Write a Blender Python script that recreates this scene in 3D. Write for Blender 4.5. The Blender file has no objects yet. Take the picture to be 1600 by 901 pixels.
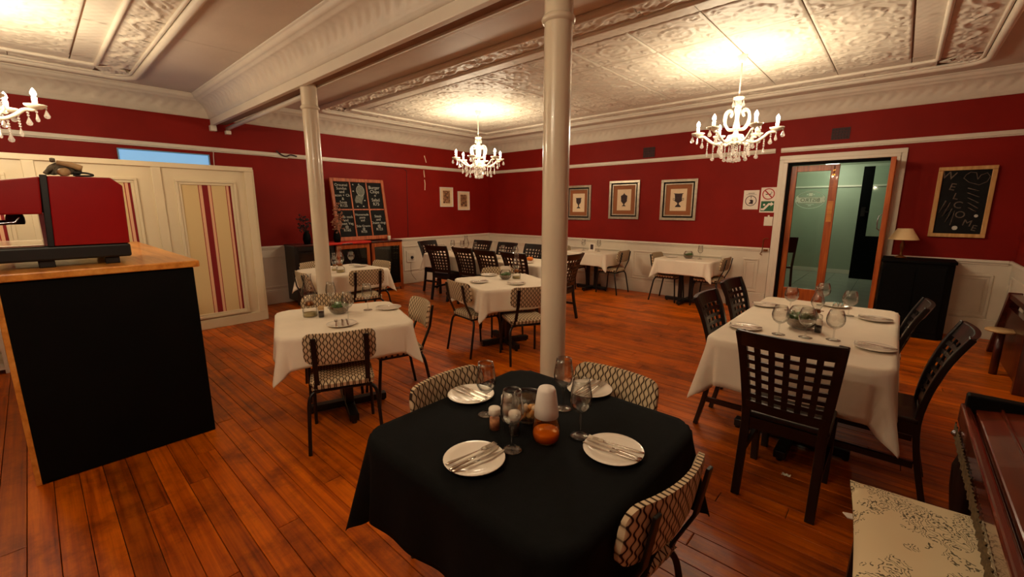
import bpy, bmesh, math, random
from mathutils import Vector, Matrix, Euler
S = bpy.context.scene
COL = S.collection
PI = math.pi
R = math.radians
random.seed(7)

# ------------------------------------------------------------------ camera
cam_d = bpy.data.cameras.new('camera')
cam_d.sensor_width = 36.0
cam_d.lens = 668.92 / 1600 * 36
cam_d.clip_start = 0.02
cam = bpy.data.objects.new('camera', cam_d)
COL.objects.link(cam)
cam.location = (7.7695, -7.763, 1.6)
cam.rotation_euler = (R(90 - 10.64), 0, R(41.942))
S.camera = cam

# ------------------------------------------------------------------ world, light levels, exposure
world = bpy.data.worlds.new('world')
S.world = world
world.use_nodes = True
world.node_tree.nodes['Background'].inputs[0].default_value = (0.10, 0.14, 0.22, 1)
world.node_tree.nodes['Background'].inputs[1].default_value = 0.3
S.view_settings.view_transform = 'Standard'
S.view_settings.look = 'None'
S.view_settings.gamma = 1
S.view_settings.use_curve_mapping = False
S.view_settings.exposure = 0.0
BULB_W = 22.0            # watts per chandelier bulb
BULB_COL = (1.0, 0.82, 0.57)
CORR_W = 30.0
CORR_COL = (0.94, 1.0, 0.74)

# ------------------------------------------------------------------ materials
def lin(c):
    return tuple((x / 12.92 if x <= 0.04045 else ((x + 0.055) / 1.055) ** 2.4) for x in (v / 255 for v in c))
def new_mat(name):
    m = bpy.data.materials.new(name)
    m.use_nodes = True
    nt = m.node_tree
    return m, nt, nt.nodes['Principled BSDF']
def node(nt, t, **kw):
    n = nt.nodes.new(t)
    for k, v in kw.items():
        if isinstance(k, str) and hasattr(n, k):
            setattr(n, k, v)
    return n
def setin(n, **kw):
    for k, v in kw.items():
        n.inputs[k.replace('_', ' ')].default_value = v
def math_n(nt, op, a, b=None, c=None):
    n = nt.nodes.new('ShaderNodeMath'); n.operation = op
    for i, v in enumerate((a, b, c)):
        if v is None: continue
        if isinstance(v, (int, float)): n.inputs[i].default_value = v
        else: nt.links.new(v, n.inputs[i])
    return n.outputs[0]
def ramp(nt, fac, stops):
    n = nt.nodes.new('ShaderNodeValToRGB')
    e = n.color_ramp.elements
    while len(e) > 1: e.remove(e[-1])
    e[0].position = stops[0][0]; e[0].color = (*stops[0][1], 1)
    for p, c in stops[1:]:
        x = e.new(p); x.color = (*c, 1)
    nt.links.new(fac, n.inputs[0])
    return n.outputs[0]
def noise(nt, vec, scale, detail=3, rough=0.55):
    n = nt.nodes.new('ShaderNodeTexNoise')
    n.inputs['Scale'].default_value = scale
    n.inputs['Detail'].default_value = detail
    n.inputs['Roughness'].default_value = rough
    if vec is not None: nt.links.new(vec, n.inputs['Vector'])
    return n.outputs['Fac']
def coords(nt, kind='Object', scale=(1, 1, 1), rnd=0):
    tc = nt.nodes.new('ShaderNodeTexCoord')
    mp = nt.nodes.new('ShaderNodeMapping')
    mp.inputs['Scale'].default_value = scale
    nt.links.new(tc.outputs[kind], mp.inputs['Vector'])
    if rnd:
        oi = nt.nodes.new('ShaderNodeObjectInfo')
        cmb = nt.nodes.new('ShaderNodeCombineXYZ')
        for i in range(3):
            nt.links.new(math_n(nt, 'MULTIPLY', oi.outputs['Random'], rnd * (1 + 0.37 * i)), cmb.inputs[i])
        nt.links.new(cmb.outputs[0], mp.inputs['Location'])
    return mp.outputs[0]
def bump(nt, bsdf, h, strength, dist=0.01):
    b = nt.nodes.new('ShaderNodeBump')
    b.inputs['Strength'].default_value = strength
    b.inputs['Distance'].default_value = dist
    nt.links.new(h, b.inputs['Height'])
    nt.links.new(b.outputs[0], bsdf.inputs['Normal'])
def plain(name, col, rough=0.5, metal=0.0, var=0.12, scale=8.0, bmp=0.0, bscale=60, coat=0.0, kind='Object', spec=0.5):
    m, nt, b = new_mat(name)
    v = coords(nt, kind)
    c = lin(col)
    f = noise(nt, v, scale)
    lo = tuple(x * (1 - var) for x in c); hi = tuple(min(1, x * (1 + var)) for x in c)
    nt.links.new(ramp(nt, f, [(0.3, lo), (0.7, hi)]), b.inputs['Base Color'])
    b.inputs['Roughness'].default_value = rough
    b.inputs['Metallic'].default_value = metal
    b.inputs['Coat Weight'].default_value = coat
    b.inputs['Specular IOR Level'].default_value = spec
    if bmp:
        bump(nt, b, noise(nt, v, bscale, 4), bmp)
    return m
def wood(name, dark, mid, light, axis=0, rough=0.35, grain=1.0, coat=0.0, rnd=30.0, perobj=0.0):
    m, nt, b = new_mat(name)
    sc = [14 * grain] * 3; sc[axis] = 1.1 * grain
    v = coords(nt, 'Object', tuple(sc), rnd)
    n1 = noise(nt, v, 1.6, 6, 0.62)
    stops = [(0.28, lin(dark)), (0.5, lin(mid)), (0.72, lin(light))]
    c = ramp(nt, n1, stops)
    if perobj:
        oi = nt.nodes.new('ShaderNodeObjectInfo')
        mx = nt.nodes.new('ShaderNodeHueSaturation')
        nt.links.new(c, mx.inputs['Color'])
        nt.links.new(math_n(nt, 'ADD', math_n(nt, 'MULTIPLY', oi.outputs['Random'], perobj * 2), 1 - perobj), mx.inputs['Value'])
        c = mx.outputs[0]
    nt.links.new(c, b.inputs['Base Color'])
    b.inputs['Roughness'].default_value = rough
    b.inputs['Coat Weight'].default_value = coat
    bump(nt, b, n1, 0.12, 0.004)
    return m

M = {}
M['red'] = plain('red_wall_paint', (134, 20, 9), 0.62, var=0.10, scale=1.6, bmp=0.06, bscale=40, spec=0.2)
M['white'] = plain('cream_gloss_paint', (226, 216, 198), 0.38, var=0.03, scale=2.5, bmp=0.03, bscale=30)
M['wains'] = plain('white_wainscot_paint', (218, 207, 188), 0.42, var=0.05, scale=3, bmp=0.05, bscale=25)
M['part'] = plain('cream_partition_paint', (224, 209, 176), 0.42, var=0.03, scale=2)
M['ceil'] = plain('ceiling_paint', (214, 200, 182), 0.55, var=0.07, scale=1.3, bmp=0.12, bscale=18)
M['tin'] = plain('pressed_ceiling_paint', (226, 216, 198), 0.5, var=0.05, scale=5)
M['groove'] = plain('ceiling_groove_brown', (140, 98, 68), 0.6, var=0.15)
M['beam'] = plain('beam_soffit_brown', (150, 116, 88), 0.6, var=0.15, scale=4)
M['column'] = plain('cream_column_enamel', (222, 208, 182), 0.25, var=0.03, scale=3, coat=0.3)
M['blackpaint'] = plain('black_paint', (5, 5, 5), 0.7, var=0.3, scale=6, spec=0.12)
M['blackmetal'] = plain('black_steel', (10, 10, 11), 0.38, var=0.2, scale=20)
M['blackcloth'] = plain('black_tablecloth_cotton', (8, 9, 9), 0.9, var=0.3, scale=30, bmp=0.15, bscale=400, spec=0.15)
M['whitecloth'] = plain('white_tablecloth_cotton', (236, 224, 204), 0.85, var=0.03, scale=5, bmp=0.05, bscale=300, spec=0.2)
M['china'] = plain('white_china', (238, 228, 212), 0.15, var=0.02, scale=5)
M['steel'] = plain('cutlery_steel', (205, 196, 184), 0.2, 1.0, var=0.05)
M['brass'] = plain('brass_fitting', (205, 150, 70), 0.25, 1.0, var=0.08)
M['silver'] = plain('silver_frame_leaf', (186, 172, 150), 0.32, 0.6, var=0.15, scale=20)
M['cream'] = plain('cream_card', (230, 204, 168), 0.6, var=0.05, scale=12)
M['mount'] = plain('brown_mount_card', (150, 88, 46), 0.7, var=0.06)
M['ink'] = plain('dark_print_ink', (52, 32, 34), 0.7, var=0.5, scale=40)
M['paper'] = plain('white_paper', (232, 220, 205), 0.6, var=0.03)
M['signred'] = plain('sign_red', (176, 28, 24), 0.5)
M['signgreen'] = plain('sign_green', (8, 92, 48), 0.5)
M['chalkboard'] = plain('chalkboard_black', (20, 20, 20), 0.75, var=0.4, scale=9, spec=0.2)
M['chalk'] = plain('chalk_marks', (196, 196, 186), 0.9, var=0.25, scale=60)
M['chalkdull'] = plain('shaded_chalk', (104, 90, 78), 0.9, var=0.35, scale=40)  # chalk darkened to paint in the dimmer light on that wall
M['chalkdraw'] = plain('chalk_shading', (116, 118, 108), 0.9, var=0.4, scale=35)
M['lampglass'] = plain('frosted_white_glass', (226, 216, 204), 0.45, var=0.02)
M['green'] = plain('succulent_green', (74, 120, 62), 0.5, var=0.35, scale=40)
M['soil'] = plain('gravel_and_soil', (120, 88, 52), 0.8, var=0.6, scale=90, bmp=0.4, bscale=120)
M['machinered'] = plain('red_enamel', (150, 8, 12), 0.28, var=0.04, coat=0.4)
M['machineblack'] = plain('black_plastic', (10, 10, 11), 0.45, var=0.2)
M['chrome'] = plain('chrome', (180, 186, 200), 0.15, 1.0, var=0.03)
M['greencorr'] = plain('green_corridor_paint', (160, 168, 146), 0.5, var=0.05, scale=2)
M['tile'] = plain('grey_floor_tile', (150, 150, 138), 0.3, var=0.08, scale=3)
M['grout'] = plain('dark_grout', (70, 76, 66), 0.8)
M['shade'] = plain('cream_lampshade_fabric', (236, 206, 156), 0.8, var=0.04)
M['darkfl'] = plain('dried_flowers', (156, 104, 78), 0.85, var=0.5, scale=50)
M['redcloth'] = plain('red_runner_cloth', (196, 40, 24), 0.8, var=0.1)
M['vent'] = plain('dark_red_vent', (70, 12, 12), 0.6, var=0.2)
M['amberwax'] = plain('shell_potpourri', (206, 150, 84), 0.6, var=0.3, scale=30)
M['bundlegrey'] = plain('grey_canvas', (112, 100, 82), 0.85, var=0.35, scale=45, bmp=0.3, bscale=70)
M['tan'] = plain('tan_wood_handle', (196, 160, 112), 0.5, var=0.1, scale=20)
M['pepper'] = plain('black_pepper', (40, 28, 22), 0.8, var=0.6, scale=160)
M['lid'] = plain('white_plastic_lid', (232, 220, 202), 0.4, var=0.02)
M['toothpick'] = plain('toothpicks', (206, 142, 96), 0.7, var=0.3, scale=60)
M['trunk'] = plain('cable_grey', (150, 120, 100), 0.6)
M['fringe'] = plain('old_lace_fringe', (96, 76, 44), 0.9, var=0.4, scale=60, bmp=0.5, bscale=90)
def floor_wood():
    m, nt, b = new_mat('orange_pine_boards')
    v = coords(nt, 'Object', (1.5, 17, 17), 60.0)
    n1 = noise(nt, v, 1.7, 7, 0.66)
    c = ramp(nt, n1, [(0.27, lin((98, 38, 8))), (0.42, lin((178, 82, 22))), (0.60, lin((212, 110, 34))), (0.78, lin((228, 138, 58)))])
    g = nt.nodes.new('ShaderNodeNewGeometry')
    st = noise(nt, g.outputs['Position'], 2.6, 6, 0.7)          # old stains and wear across the boards
    kn = noise(nt, v, 3.2, 2, 0.5)
    dark = ramp(nt, st, [(0.34, (0.30, 0.22, 0.17)), (0.50, (0.86, 0.84, 0.82)), (0.62, (1, 1, 1))])
    mx = nt.nodes.new('ShaderNodeMix'); mx.data_type = 'RGBA'; mx.blend_type = 'MULTIPLY'; mx.inputs[0].default_value = 0.85
    nt.links.new(c, mx.inputs[6]); nt.links.new(dark, mx.inputs[7])
    oi = nt.nodes.new('ShaderNodeObjectInfo')
    hs = nt.nodes.new('ShaderNodeHueSaturation'); hs.inputs['Saturation'].default_value = 1.08
    nt.links.new(mx.outputs[2], hs.inputs['Color'])
    nt.links.new(math_n(nt, 'ADD', math_n(nt, 'MULTIPLY', oi.outputs['Random'], 0.5), 0.74), hs.inputs['Value'])
    nt.links.new(hs.outputs[0], b.inputs['Base Color'])
    nt.links.new(math_n(nt, 'ADD', math_n(nt, 'MULTIPLY', n1, 0.25), 0.28), b.inputs['Roughness'])
    b.inputs['Specular IOR Level'].default_value = 0.35
    bump(nt, b, math_n(nt, 'ADD', n1, kn), 0.15, 0.003)
    return m
M['floorwood'] = floor_wood()
M['bluepaint'] = plain('pale_blue_gloss', (120, 178, 216), 0.4, var=0.03)
M['floorgap'] = plain('floor_gap_dark_timber', (40, 16, 8), 0.9)  # dark timber seen in the gaps between boards
M['darkwood'] = wood('espresso_wood', (6, 4, 3), (14, 8, 6), (24, 13, 9), 2, 0.34, 1.0, 0.2)
M['redwood'] = wood('reddish_dark_wood', (36, 9, 7), (64, 18, 12), (92, 30, 18), 2, 0.3, 1.0, 0.3)
M['doorwood'] = wood('orange_door_timber', (120, 48, 12), (176, 84, 26), (204, 112, 44), 2, 0.35, 1.0, 0.2)
M['counterwood'] = wood('honey_counter_timber', (176, 100, 30), (214, 140, 56), (232, 166, 84), 0, 0.35, 0.7, 0.2)
M['framewood'] = wood('orange_frame_timber', (120, 52, 18), (176, 84, 34), (206, 112, 54), 2, 0.5, 1.4)
M['cabwood'] = wood('cabinet_oak', (110, 44, 14), (158, 72, 24), (190, 98, 40), 2, 0.35, 1.0, 0.2)
M['welcomewood'] = wood('pale_frame_timber', (180, 130, 70), (206, 160, 98), (222, 182, 124), 2, 0.5, 1.2)
M['mahogany'] = wood('polished_mahogany', (40, 12, 6), (92, 34, 16), (128, 54, 26), 1, 0.18, 0.7, 0.6)

def glass_mat(name, tint=(1, 1, 1), gloss=1.0, edge=0.5):
    m = bpy.data.materials.new(name); m.use_nodes = True
    nt = m.node_tree; nt.nodes.clear()
    out = nt.nodes.new('ShaderNodeOutputMaterial')
    tr = nt.nodes.new('ShaderNodeBsdfTransparent')
    gl = nt.nodes.new('ShaderNodeBsdfGlossy'); gl.inputs['Roughness'].default_value = 0.04
    fr = nt.nodes.new('ShaderNodeLayerWeight'); fr.inputs['Blend'].default_value = 0.35
    nt.links.new(ramp(nt, fr.outputs['Facing'], [(0.25, tint), (0.9, tuple(t * edge for t in tint))]), tr.inputs[0])
    mx = nt.nodes.new('ShaderNodeMixShader')
    nt.links.new(math_n(nt, 'MINIMUM', math_n(nt, 'ADD', math_n(nt, 'MULTIPLY', math_n(nt, 'POWER', fr.outputs['Facing'], 1.5), 0.75 * gloss), 0.07 * gloss), 0.85), mx.inputs[0])
    nt.links.new(tr.outputs[0], mx.inputs[1]); nt.links.new(gl.outputs[0], mx.inputs[2])
    nt.links.new(mx.outputs[0], out.inputs[0])
    return m
M['glass'] = glass_mat('clear_glass', (0.96, 0.96, 0.95))
M['pane'] = glass_mat('window_glass', (0.93, 0.97, 0.95), 0.45, 0.9)
M['amber'] = glass_mat('amber_glass', (0.98, 0.74, 0.40), 0.9)
def crystal_mat():
    m = bpy.data.materials.new('cut_crystal'); m.use_nodes = True
    nt = m.node_tree; nt.nodes.clear()
    out = nt.nodes.new('ShaderNodeOutputMaterial')
    tr = nt.nodes.new('ShaderNodeBsdfTransparent'); tr.inputs[0].default_value = (0.95, 0.93, 0.9, 1)
    gl = nt.nodes.new('ShaderNodeBsdfGlossy'); gl.inputs['Roughness'].default_value = 0.08
    tl = nt.nodes.new('ShaderNodeBsdfTranslucent'); tl.inputs[0].default_value = (0.9, 0.86, 0.82, 1)
    m1 = nt.nodes.new('ShaderNodeMixShader'); m1.inputs[0].default_value = 0.5
    m2 = nt.nodes.new('ShaderNodeMixShader'); m2.inputs[0].default_value = 0.55
    nt.links.new(gl.outputs[0], m1.inputs[1]); nt.links.new(tl.outputs[0], m1.inputs[2])
    nt.links.new(tr.outputs[0], m2.inputs[1]); nt.links.new(m1.outputs[0], m2.inputs[2]); nt.links.new(m2.outputs[0], out.inputs[0])
    return m
M['crystal'] = crystal_mat()
M['etch'] = plain('etched_white', (205, 238, 222), 0.7, var=0.02)

def emit(name, col, s):
    m, nt, b = new_mat(name)
    b.inputs['Base Color'].default_value = (*col, 1)
    b.inputs['Emission Color'].default_value = (*col, 1)
    b.inputs['Emission Strength'].default_value = s
    return m
M['bulb'] = emit('lit_bulb', (1.0, 0.84, 0.62), 40)
M['bluepane'] = emit('blue_panel_glow', (0.24, 0.52, 0.86), 0.55)  # glow put into the pane of the pale blue panel
M['tubelight'] = emit('lit_corridor_lamp', (0.80, 1.0, 0.86), 6)
M['porcelain'] = plain('chandelier_white_glass', (240, 230, 208), 0.2, var=0.02)

def fabric(name, ax, ay):
    # chains of pale ovals between wavy dark lines
    m, nt, b = new_mat(name)
    tc = nt.nodes.new('ShaderNodeTexCoord'); sp = nt.nodes.new('ShaderNodeSeparateXYZ')
    nt.links.new(tc.outputs['Object'], sp.inputs[0])
    u = math_n(nt, 'MULTIPLY', sp.outputs[ax], 1 / 0.0195)
    v = math_n(nt, 'MULTIPLY', sp.outputs[ay], 2 * PI / 0.047)
    s = math_n(nt, 'MULTIPLY', math_n(nt, 'SINE', v), 0.25)
    def dist(sign, off):
        x = math_n(nt, 'ADD', math_n(nt, 'ADD', u, math_n(nt, 'MULTIPLY', s, sign)), off + 100)
        fr = math_n(nt, 'FRACT', math_n(nt, 'MULTIPLY', x, 0.5))
        return math_n(nt, 'ABSOLUTE', math_n(nt, 'SUBTRACT', fr, 0.5))
    d = math_n(nt, 'MINIMUM', dist(1, 0), dist(-1, 1))
    c = ramp(nt, d, [(0.0, lin((40, 24, 16))), (0.06, lin((54, 34, 22))), (0.095, lin((186, 162, 128))), (0.25, lin((208, 186, 152)))])
    nt.links.new(c, b.inputs['Base Color'])
    b.inputs['Roughness'].default_value = 0.85
    b.inputs['Specular IOR Level'].default_value = 0.2
    return m
M['fabric_back'] = fabric('oval_chain_fabric_back', 0, 2)
M['fabric_seat'] = fabric('oval_chain_fabric_seat', 0, 1)

def floral():
    m, nt, b = new_mat('cream_floral_print')
    v = coords(nt, 'Object', (1, 1, 1))
    n1 = noise(nt, v, 7, 2); n2 = noise(nt, v, 20, 4, 0.6)
    w = nt.nodes.new('ShaderNodeTexWave'); w.inputs['Scale'].default_value = 9; w.inputs['Distortion'].default_value = 16; w.inputs['Detail'].default_value = 3; w.inputs['Detail Scale'].default_value = 2
    nt.links.new(v, w.inputs['Vector'])
    line = math_n(nt, 'LESS_THAN', math_n(nt, 'ABSOLUTE', math_n(nt, 'SUBTRACT', w.outputs['Fac'], 0.5)), 0.2)
    mask = math_n(nt, 'GREATER_THAN', n1, 0.5)
    f = math_n(nt, 'MULTIPLY', math_n(nt, 'MULTIPLY', line, mask), math_n(nt, 'ADD', n2, 0.25))
    nt.links.new(ramp(nt, f, [(0.0, lin((226, 206, 166))), (0.75, lin((92, 80, 56)))]), b.inputs['Base Color'])
    b.inputs['Roughness'].default_value = 0.8
    return m
M['floral'] = floral()

def stripes():
    m, nt, b = new_mat('striped_fabric')
    tc = nt.nodes.new('ShaderNodeTexCoord'); sp = nt.nodes.new('ShaderNodeSeparateXYZ')
    nt.links.new(tc.outputs['Object'], sp.inputs[0])
    f = math_n(nt, 'ADD', math_n(nt, 'MULTIPLY', sp.outputs[1], 1 / 0.54), 0.5)
    cr, rd, pk, th = lin((218, 192, 140)), lin((128, 16, 20)), lin((226, 176, 140)), lin((150, 30, 24))
    n = nt.nodes.new('ShaderNodeValToRGB'); n.color_ramp.interpolation = 'CONSTANT'
    e = n.color_ramp.elements
    while len(e) > 1: e.remove(e[-1])
    e[0].position = 0; e[0].color = (*cr, 1)
    for p, c in ((.325, th), (.34, pk), (.405, rd), (.52, pk), (.575, th), (.59, cr), (.89, th), (.905, pk), (.955, rd)):
        x = e.new(p); x.color = (*c, 1)
    nt.links.new(f, n.inputs[0]); nt.links.new(n.outputs[0], b.inputs['Base Color'])
    b.inputs['Roughness'].default_value = 0.85
    return m
M['stripes'] = stripes()

def etching():
    m, nt, b = new_mat('small_engraving_print')
    v = coords(nt, 'Object', (1, 1, 1), 20)
    n1 = noise(nt, v, 22, 5, 0.7)
    nt.links.new(ramp(nt, n1, [(0.36, lin((58, 34, 26))), (0.52, lin((150, 104, 72))), (0.66, lin((206, 164, 122)))]), b.inputs['Base Color'])
    return m
M['etching'] = etching()

# ------------------------------------------------------------------ mesh helpers
class MB:
    def __init__(s):
        s.v = []; s.f = []; s.sm = []
    def add(s, vs, fs, smooth=False, X=None):
        o = len(s.v)
        for p in vs:
            p = Vector(p)
            if X is not None: p = X @ p
            s.v.append(p[:])
        for f in fs:
            s.f.append(tuple(i + o for i in f)); s.sm.append(smooth)
        return s
    def box(s, x0, x1, y0, y1, z0, z1, X=None):
        vs = [(x, y, z) for z in (z0, z1) for y in (y0, y1) for x in (x0, x1)]
        return s.add(vs, [(0, 2, 3, 1), (4, 5, 7, 6), (0, 1, 5, 4), (2, 6, 7, 3), (0, 4, 6, 2), (1, 3, 7, 5)], False, X)
    def tube(s, pts, r, n=8, caps=True, smooth=True, X=None, flat=None):
        pts = [Vector(p) for p in pts]
        m = len(pts)
        rs = r if isinstance(r, (list, tuple)) else [r] * m
        vs = []; fs = []
        up = None
        for i, p in enumerate(pts):
            t = (pts[min(i + 1, m - 1)] - pts[max(i - 1, 0)]).normalized()
            if up is None:
                up = Vector((0, 0, 1)) if abs(t.z) < 0.9 else Vector((1, 0, 0))
            a = t.cross(up)
            if a.length < 1e-6: a = t.cross(Vector((0, 1, 0)))
            a.normalize(); b_ = a.cross(t).normalized(); up = b_
            for k in range(n):
                an = 2 * PI * k / n
                vs.append(p + a * (math.cos(an) * rs[i]) + b_ * (math.sin(an) * rs[i] * (flat or 1)))
        for i in range(m - 1):
            for k in range(n):
                fs.append((i * n + k, i * n + (k + 1) % n, (i + 1) * n + (k + 1) % n, (i + 1) * n + k))
        if caps:
            fs.append(tuple(reversed(range(n)))); fs.append(tuple(range((m - 1) * n, m * n)))
        return s.add(vs, fs, smooth, X)
    def bar(s, pts, w, t, side=(1, 0, 0), X=None):
        # rectangular section: w along `side`, t across
        pts = [Vector(p) for p in pts]; m = len(pts); vs = []; fs = []
        ws = w if isinstance(w, (list, tuple)) else [w] * m
        for i, p in enumerate(pts):
            tg = (pts[min(i + 1, m - 1)] - pts[max(i - 1, 0)]).normalized()
            sd = Vector(side); sd = (sd - tg * sd.dot(tg)).normalized()
            o = tg.cross(sd)
            for a, b_ in ((-1, -1), (1, -1), (1, 1), (-1, 1)):
                vs.append(p + sd * (a * ws[i] / 2) + o * (b_ * t / 2))
        for i in range(m - 1):
            for k in range(4):
                fs.append((i * 4 + k, i * 4 + (k + 1) % 4, (i + 1) * 4 + (k + 1) % 4, (i + 1) * 4 + k))
        fs.append((3, 2, 1, 0)); fs.append(tuple(range((m - 1) * 4, m * 4)))
        return s.add(vs, fs, False, X)
    def lathe(s, prof, n=20, loc=(0, 0, 0), smooth=True, X=None):
        vs = []; rings = []
        for r, z in prof:
            if r < 1e-5:
                rings.append([len(vs)]); vs.append((loc[0], loc[1], loc[2] + z))
            else:
                ring = []
                for k in range(n):
                    a = 2 * PI * k / n
                    ring.append(len(vs)); vs.append((loc[0] + r * math.cos(a), loc[1] + r * math.sin(a), loc[2] + z))
                rings.append(ring)
        fs = []
        for A, B in zip(rings, rings[1:]):
            if len(A) == 1 and len(B) == 1: continue
            for k in range(n):
                k2 = (k + 1) % n
                if len(A) == 1: fs.append((A[0], B[k2], B[k]))
                elif len(B) == 1: fs.append((A[k], A[k2], B[0]))
                else: fs.append((A[k], A[k2], B[k2], B[k]))
        return s.add(vs, fs, smooth, X)
    def prism(s, poly, lo, hi, axis=2, X=None):
        n = len(poly); vs = []
        for h in (lo, hi):
            for a, b_ in poly:
                vs.append({0: (h, a, b_), 1: (a, h, b_), 2: (a, b_, h)}[axis])
        fs = [tuple(range(n)), tuple(range(n, 2 * n))]
        for k in range(n): fs.append((k, (k + 1) % n, n + (k + 1) % n, n + k))
        return s.add(vs, fs, False, X)
    def grid(s, fn, nu, nv, smooth=True, X=None, closed_u=False):
        vs = [fn(i / nu, j / nv) for j in range(nv + 1) for i in range(nu + 1)]
        fs = [(j * (nu + 1) + i, j * (nu + 1) + i + 1, (j + 1) * (nu + 1) + i + 1, (j + 1) * (nu + 1) + i) for j in range(nv) for i in range(nu)]
        return s.add(vs, fs, smooth, X)
    def ball(s, c, r, n=10, sq=1.0, X=None):
        k = max(4, n // 2)
        return s.lathe([(r * math.sin(PI * i / k), -r * sq * math.cos(PI * i / k)) for i in range(k + 1)], n, c, True, X)
    def mesh(s, name):
        me = bpy.data.meshes.new(name)
        me.from_pydata(s.v, [], s.f)
        me.polygons.foreach_set('use_smooth', s.sm)
        bm = bmesh.new(); bm.from_mesh(me); bmesh.ops.recalc_face_normals(bm, faces=bm.faces); bm.to_mesh(me); bm.free()
        me.update()
        return me
    def build(s, name, mat, parent=None, bevel=0, seg=2, loc=None, rot=None):
        o = bpy.data.objects.new(name, s.mesh(name))
        o.data.materials.append(M[mat] if isinstance(mat, str) else mat)
        COL.objects.link(o)
        if parent is not None: o.parent = parent
        if loc is not None: o.location = loc
        if rot is not None: o.rotation_euler = rot
        if bevel:
            md = o.modifiers.new('bevel', 'BEVEL'); md.width = bevel; md.segments = seg; md.limit_method = 'ANGLE'; md.angle_limit = R(40)
        return o
def tag(o, label=None, cat=None, group=None, kind=None):
    if label: o['label'] = label
    if cat: o['category'] = cat
    if group: o['group'] = group
    if kind: o['kind'] = kind
    return o
def thing(name, label, cat, loc=(0, 0, 0), rz=0.0, group=None):
    o = bpy.data.objects.new(name, None); COL.objects.link(o)
    o.empty_display_size = 0.1
    o.location = loc; o.rotation_euler = (0, 0, rz)
    return tag(o, label, cat, group)
def struct(name, mb, mat, bevel=0, label=None):
    o = mb.build(name, mat, None, bevel)
    o['kind'] = 'structure'
    if label: o['label'] = label
    return o
def part_copy(o, parent, name=None):
    c = o.copy(); COL.objects.link(c); c.parent = parent
    if name: c.name = name
    return c
KIDS = {}
def kids(o):
    if o.name not in KIDS:
        KIDS[o.name] = [x for x in COL.objects if x.parent == o]
    return KIDS[o.name]
def copy_tree(root, parent=None):
    c = root.copy(); COL.objects.link(c); c.parent = parent
    for ch in kids(root): copy_tree(ch, c)
    return c
PROTO = {}
def place(key, make, label, loc, rz=0.0, group=None):
    """first call builds the thing, later calls copy it with its parts"""
    if key not in PROTO:
        o = PROTO[key] = make()
    else:
        o = copy_tree(PROTO[key])
    o.location = loc; o.rotation_euler = (0, 0, rz)
    o['label'] = label
    if group: o['group'] = group
    elif 'group' in o: del o['group']
    return o
def text_mesh(name, body, size, mat, parent, loc, rot, align='CENTER', shear=0.0, mirror=False, space=1.0):
    cu = bpy.data.curves.new('text', 'FONT'); cu.body = body; cu.size = size; cu.align_x = align; cu.align_y = 'CENTER'
    cu.shear = shear; cu.space_line = space; cu.extrude = 0.0004; cu.resolution_u = 3
    t = bpy.data.objects.new('text', cu); COL.objects.link(t)
    dg = bpy.context.evaluated_depsgraph_get()
    me = bpy.data.meshes.new_from_object(t.evaluated_get(dg))
    bpy.data.objects.remove(t); bpy.data.curves.remove(cu)
    if mirror:
        for v in me.vertices: v.co.x = -v.co.x
        me.flip_normals()
    me.name = name; me.materials.clear(); me.materials.append(M[mat])
    o = bpy.data.objects.new(name, me); COL.objects.link(o)
    o.parent = parent; o.location = loc; o.rotation_euler = rot
    return o
# ================================================================== THE SETTING
RX, RY0 = 8.835, -11.3        # room: x 0..RX, y RY0..0 ; back wall y = 0, left wall x = 0
CZ = 3.165                    # ceiling height
BY0, BY1 = -5.78, -5.58       # beam
# ---- floor
floor = struct('floor', MB().box(-0.2, RX + 0.2, RY0 - 0.2, 0.0, -0.12, -0.012), 'floorgap')
unit_board = MB().box(-0.5, 0.5, -0.05175, 0.05175, -0.012, 0).mesh('floor_board')
unit_board.materials.append(M['floorwood'])
bm = bmesh.new(); bm.from_mesh(unit_board)
bmesh.ops.bevel(bm, geom=[e for e in bm.edges if all(v.co.z > -0.001 for v in e.verts)], offset=0.0016, segments=1, affect='EDGES')
bm.to_mesh(unit_board); bm.free()
rest = MB()
rb = random.Random(3)
nrow = 0
y = -0.053
while y > RY0:
    x = 0.0
    lens = [rb.uniform(2.2, 3.9) for _ in range(4)]
    lens[0] = rb.uniform(0.9, 3.6)
    for ln in lens:
        if x >= RX - 0.3: break
        x1 = min(RX, x + ln)
        if RX - x1 < 0.45: x1 = RX
        if y > -8.45:
            o = bpy.data.objects.new('floor_board', unit_board); COL.objects.link(o)
            o.parent = floor
            o.location = ((x + x1) / 2, y, rb.uniform(-0.0012, 0)); o.scale = (x1 - x - 0.004, 1, 1)
        else:
            rest.box(x + 0.002, x1 - 0.002, y - 0.0517, y + 0.0517, -0.012, 0)
        x = x1
    y -= 0.1065
    nrow += 1
rb_o = rest.build('floor_boards_rest', 'floorwood', floor); rb_o['kind'] = 'stuff'

# ---- walls
WT = 3.24
struct('wall_left', MB().box(-0.2, 0, RY0, 0.2, 0, WT), 'red')
DX0, DX1, DZ = 6.40, 7.61, 2.265
struct('wall_back', MB().box(0, DX0, 0, 0.2, 0, WT).box(DX1, RX, 0, 0.2, 0, WT).box(DX0, DX1, 0, 0.2, DZ, WT), 'red')
struct('wall_right', MB().box(RX, RX + 0.2, RY0, 0.2, 0, WT), 'red')
struct('wall_front', MB().box(-0.2, RX + 0.2, RY0 - 0.2, RY0, 0, WT), 'red')

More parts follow.
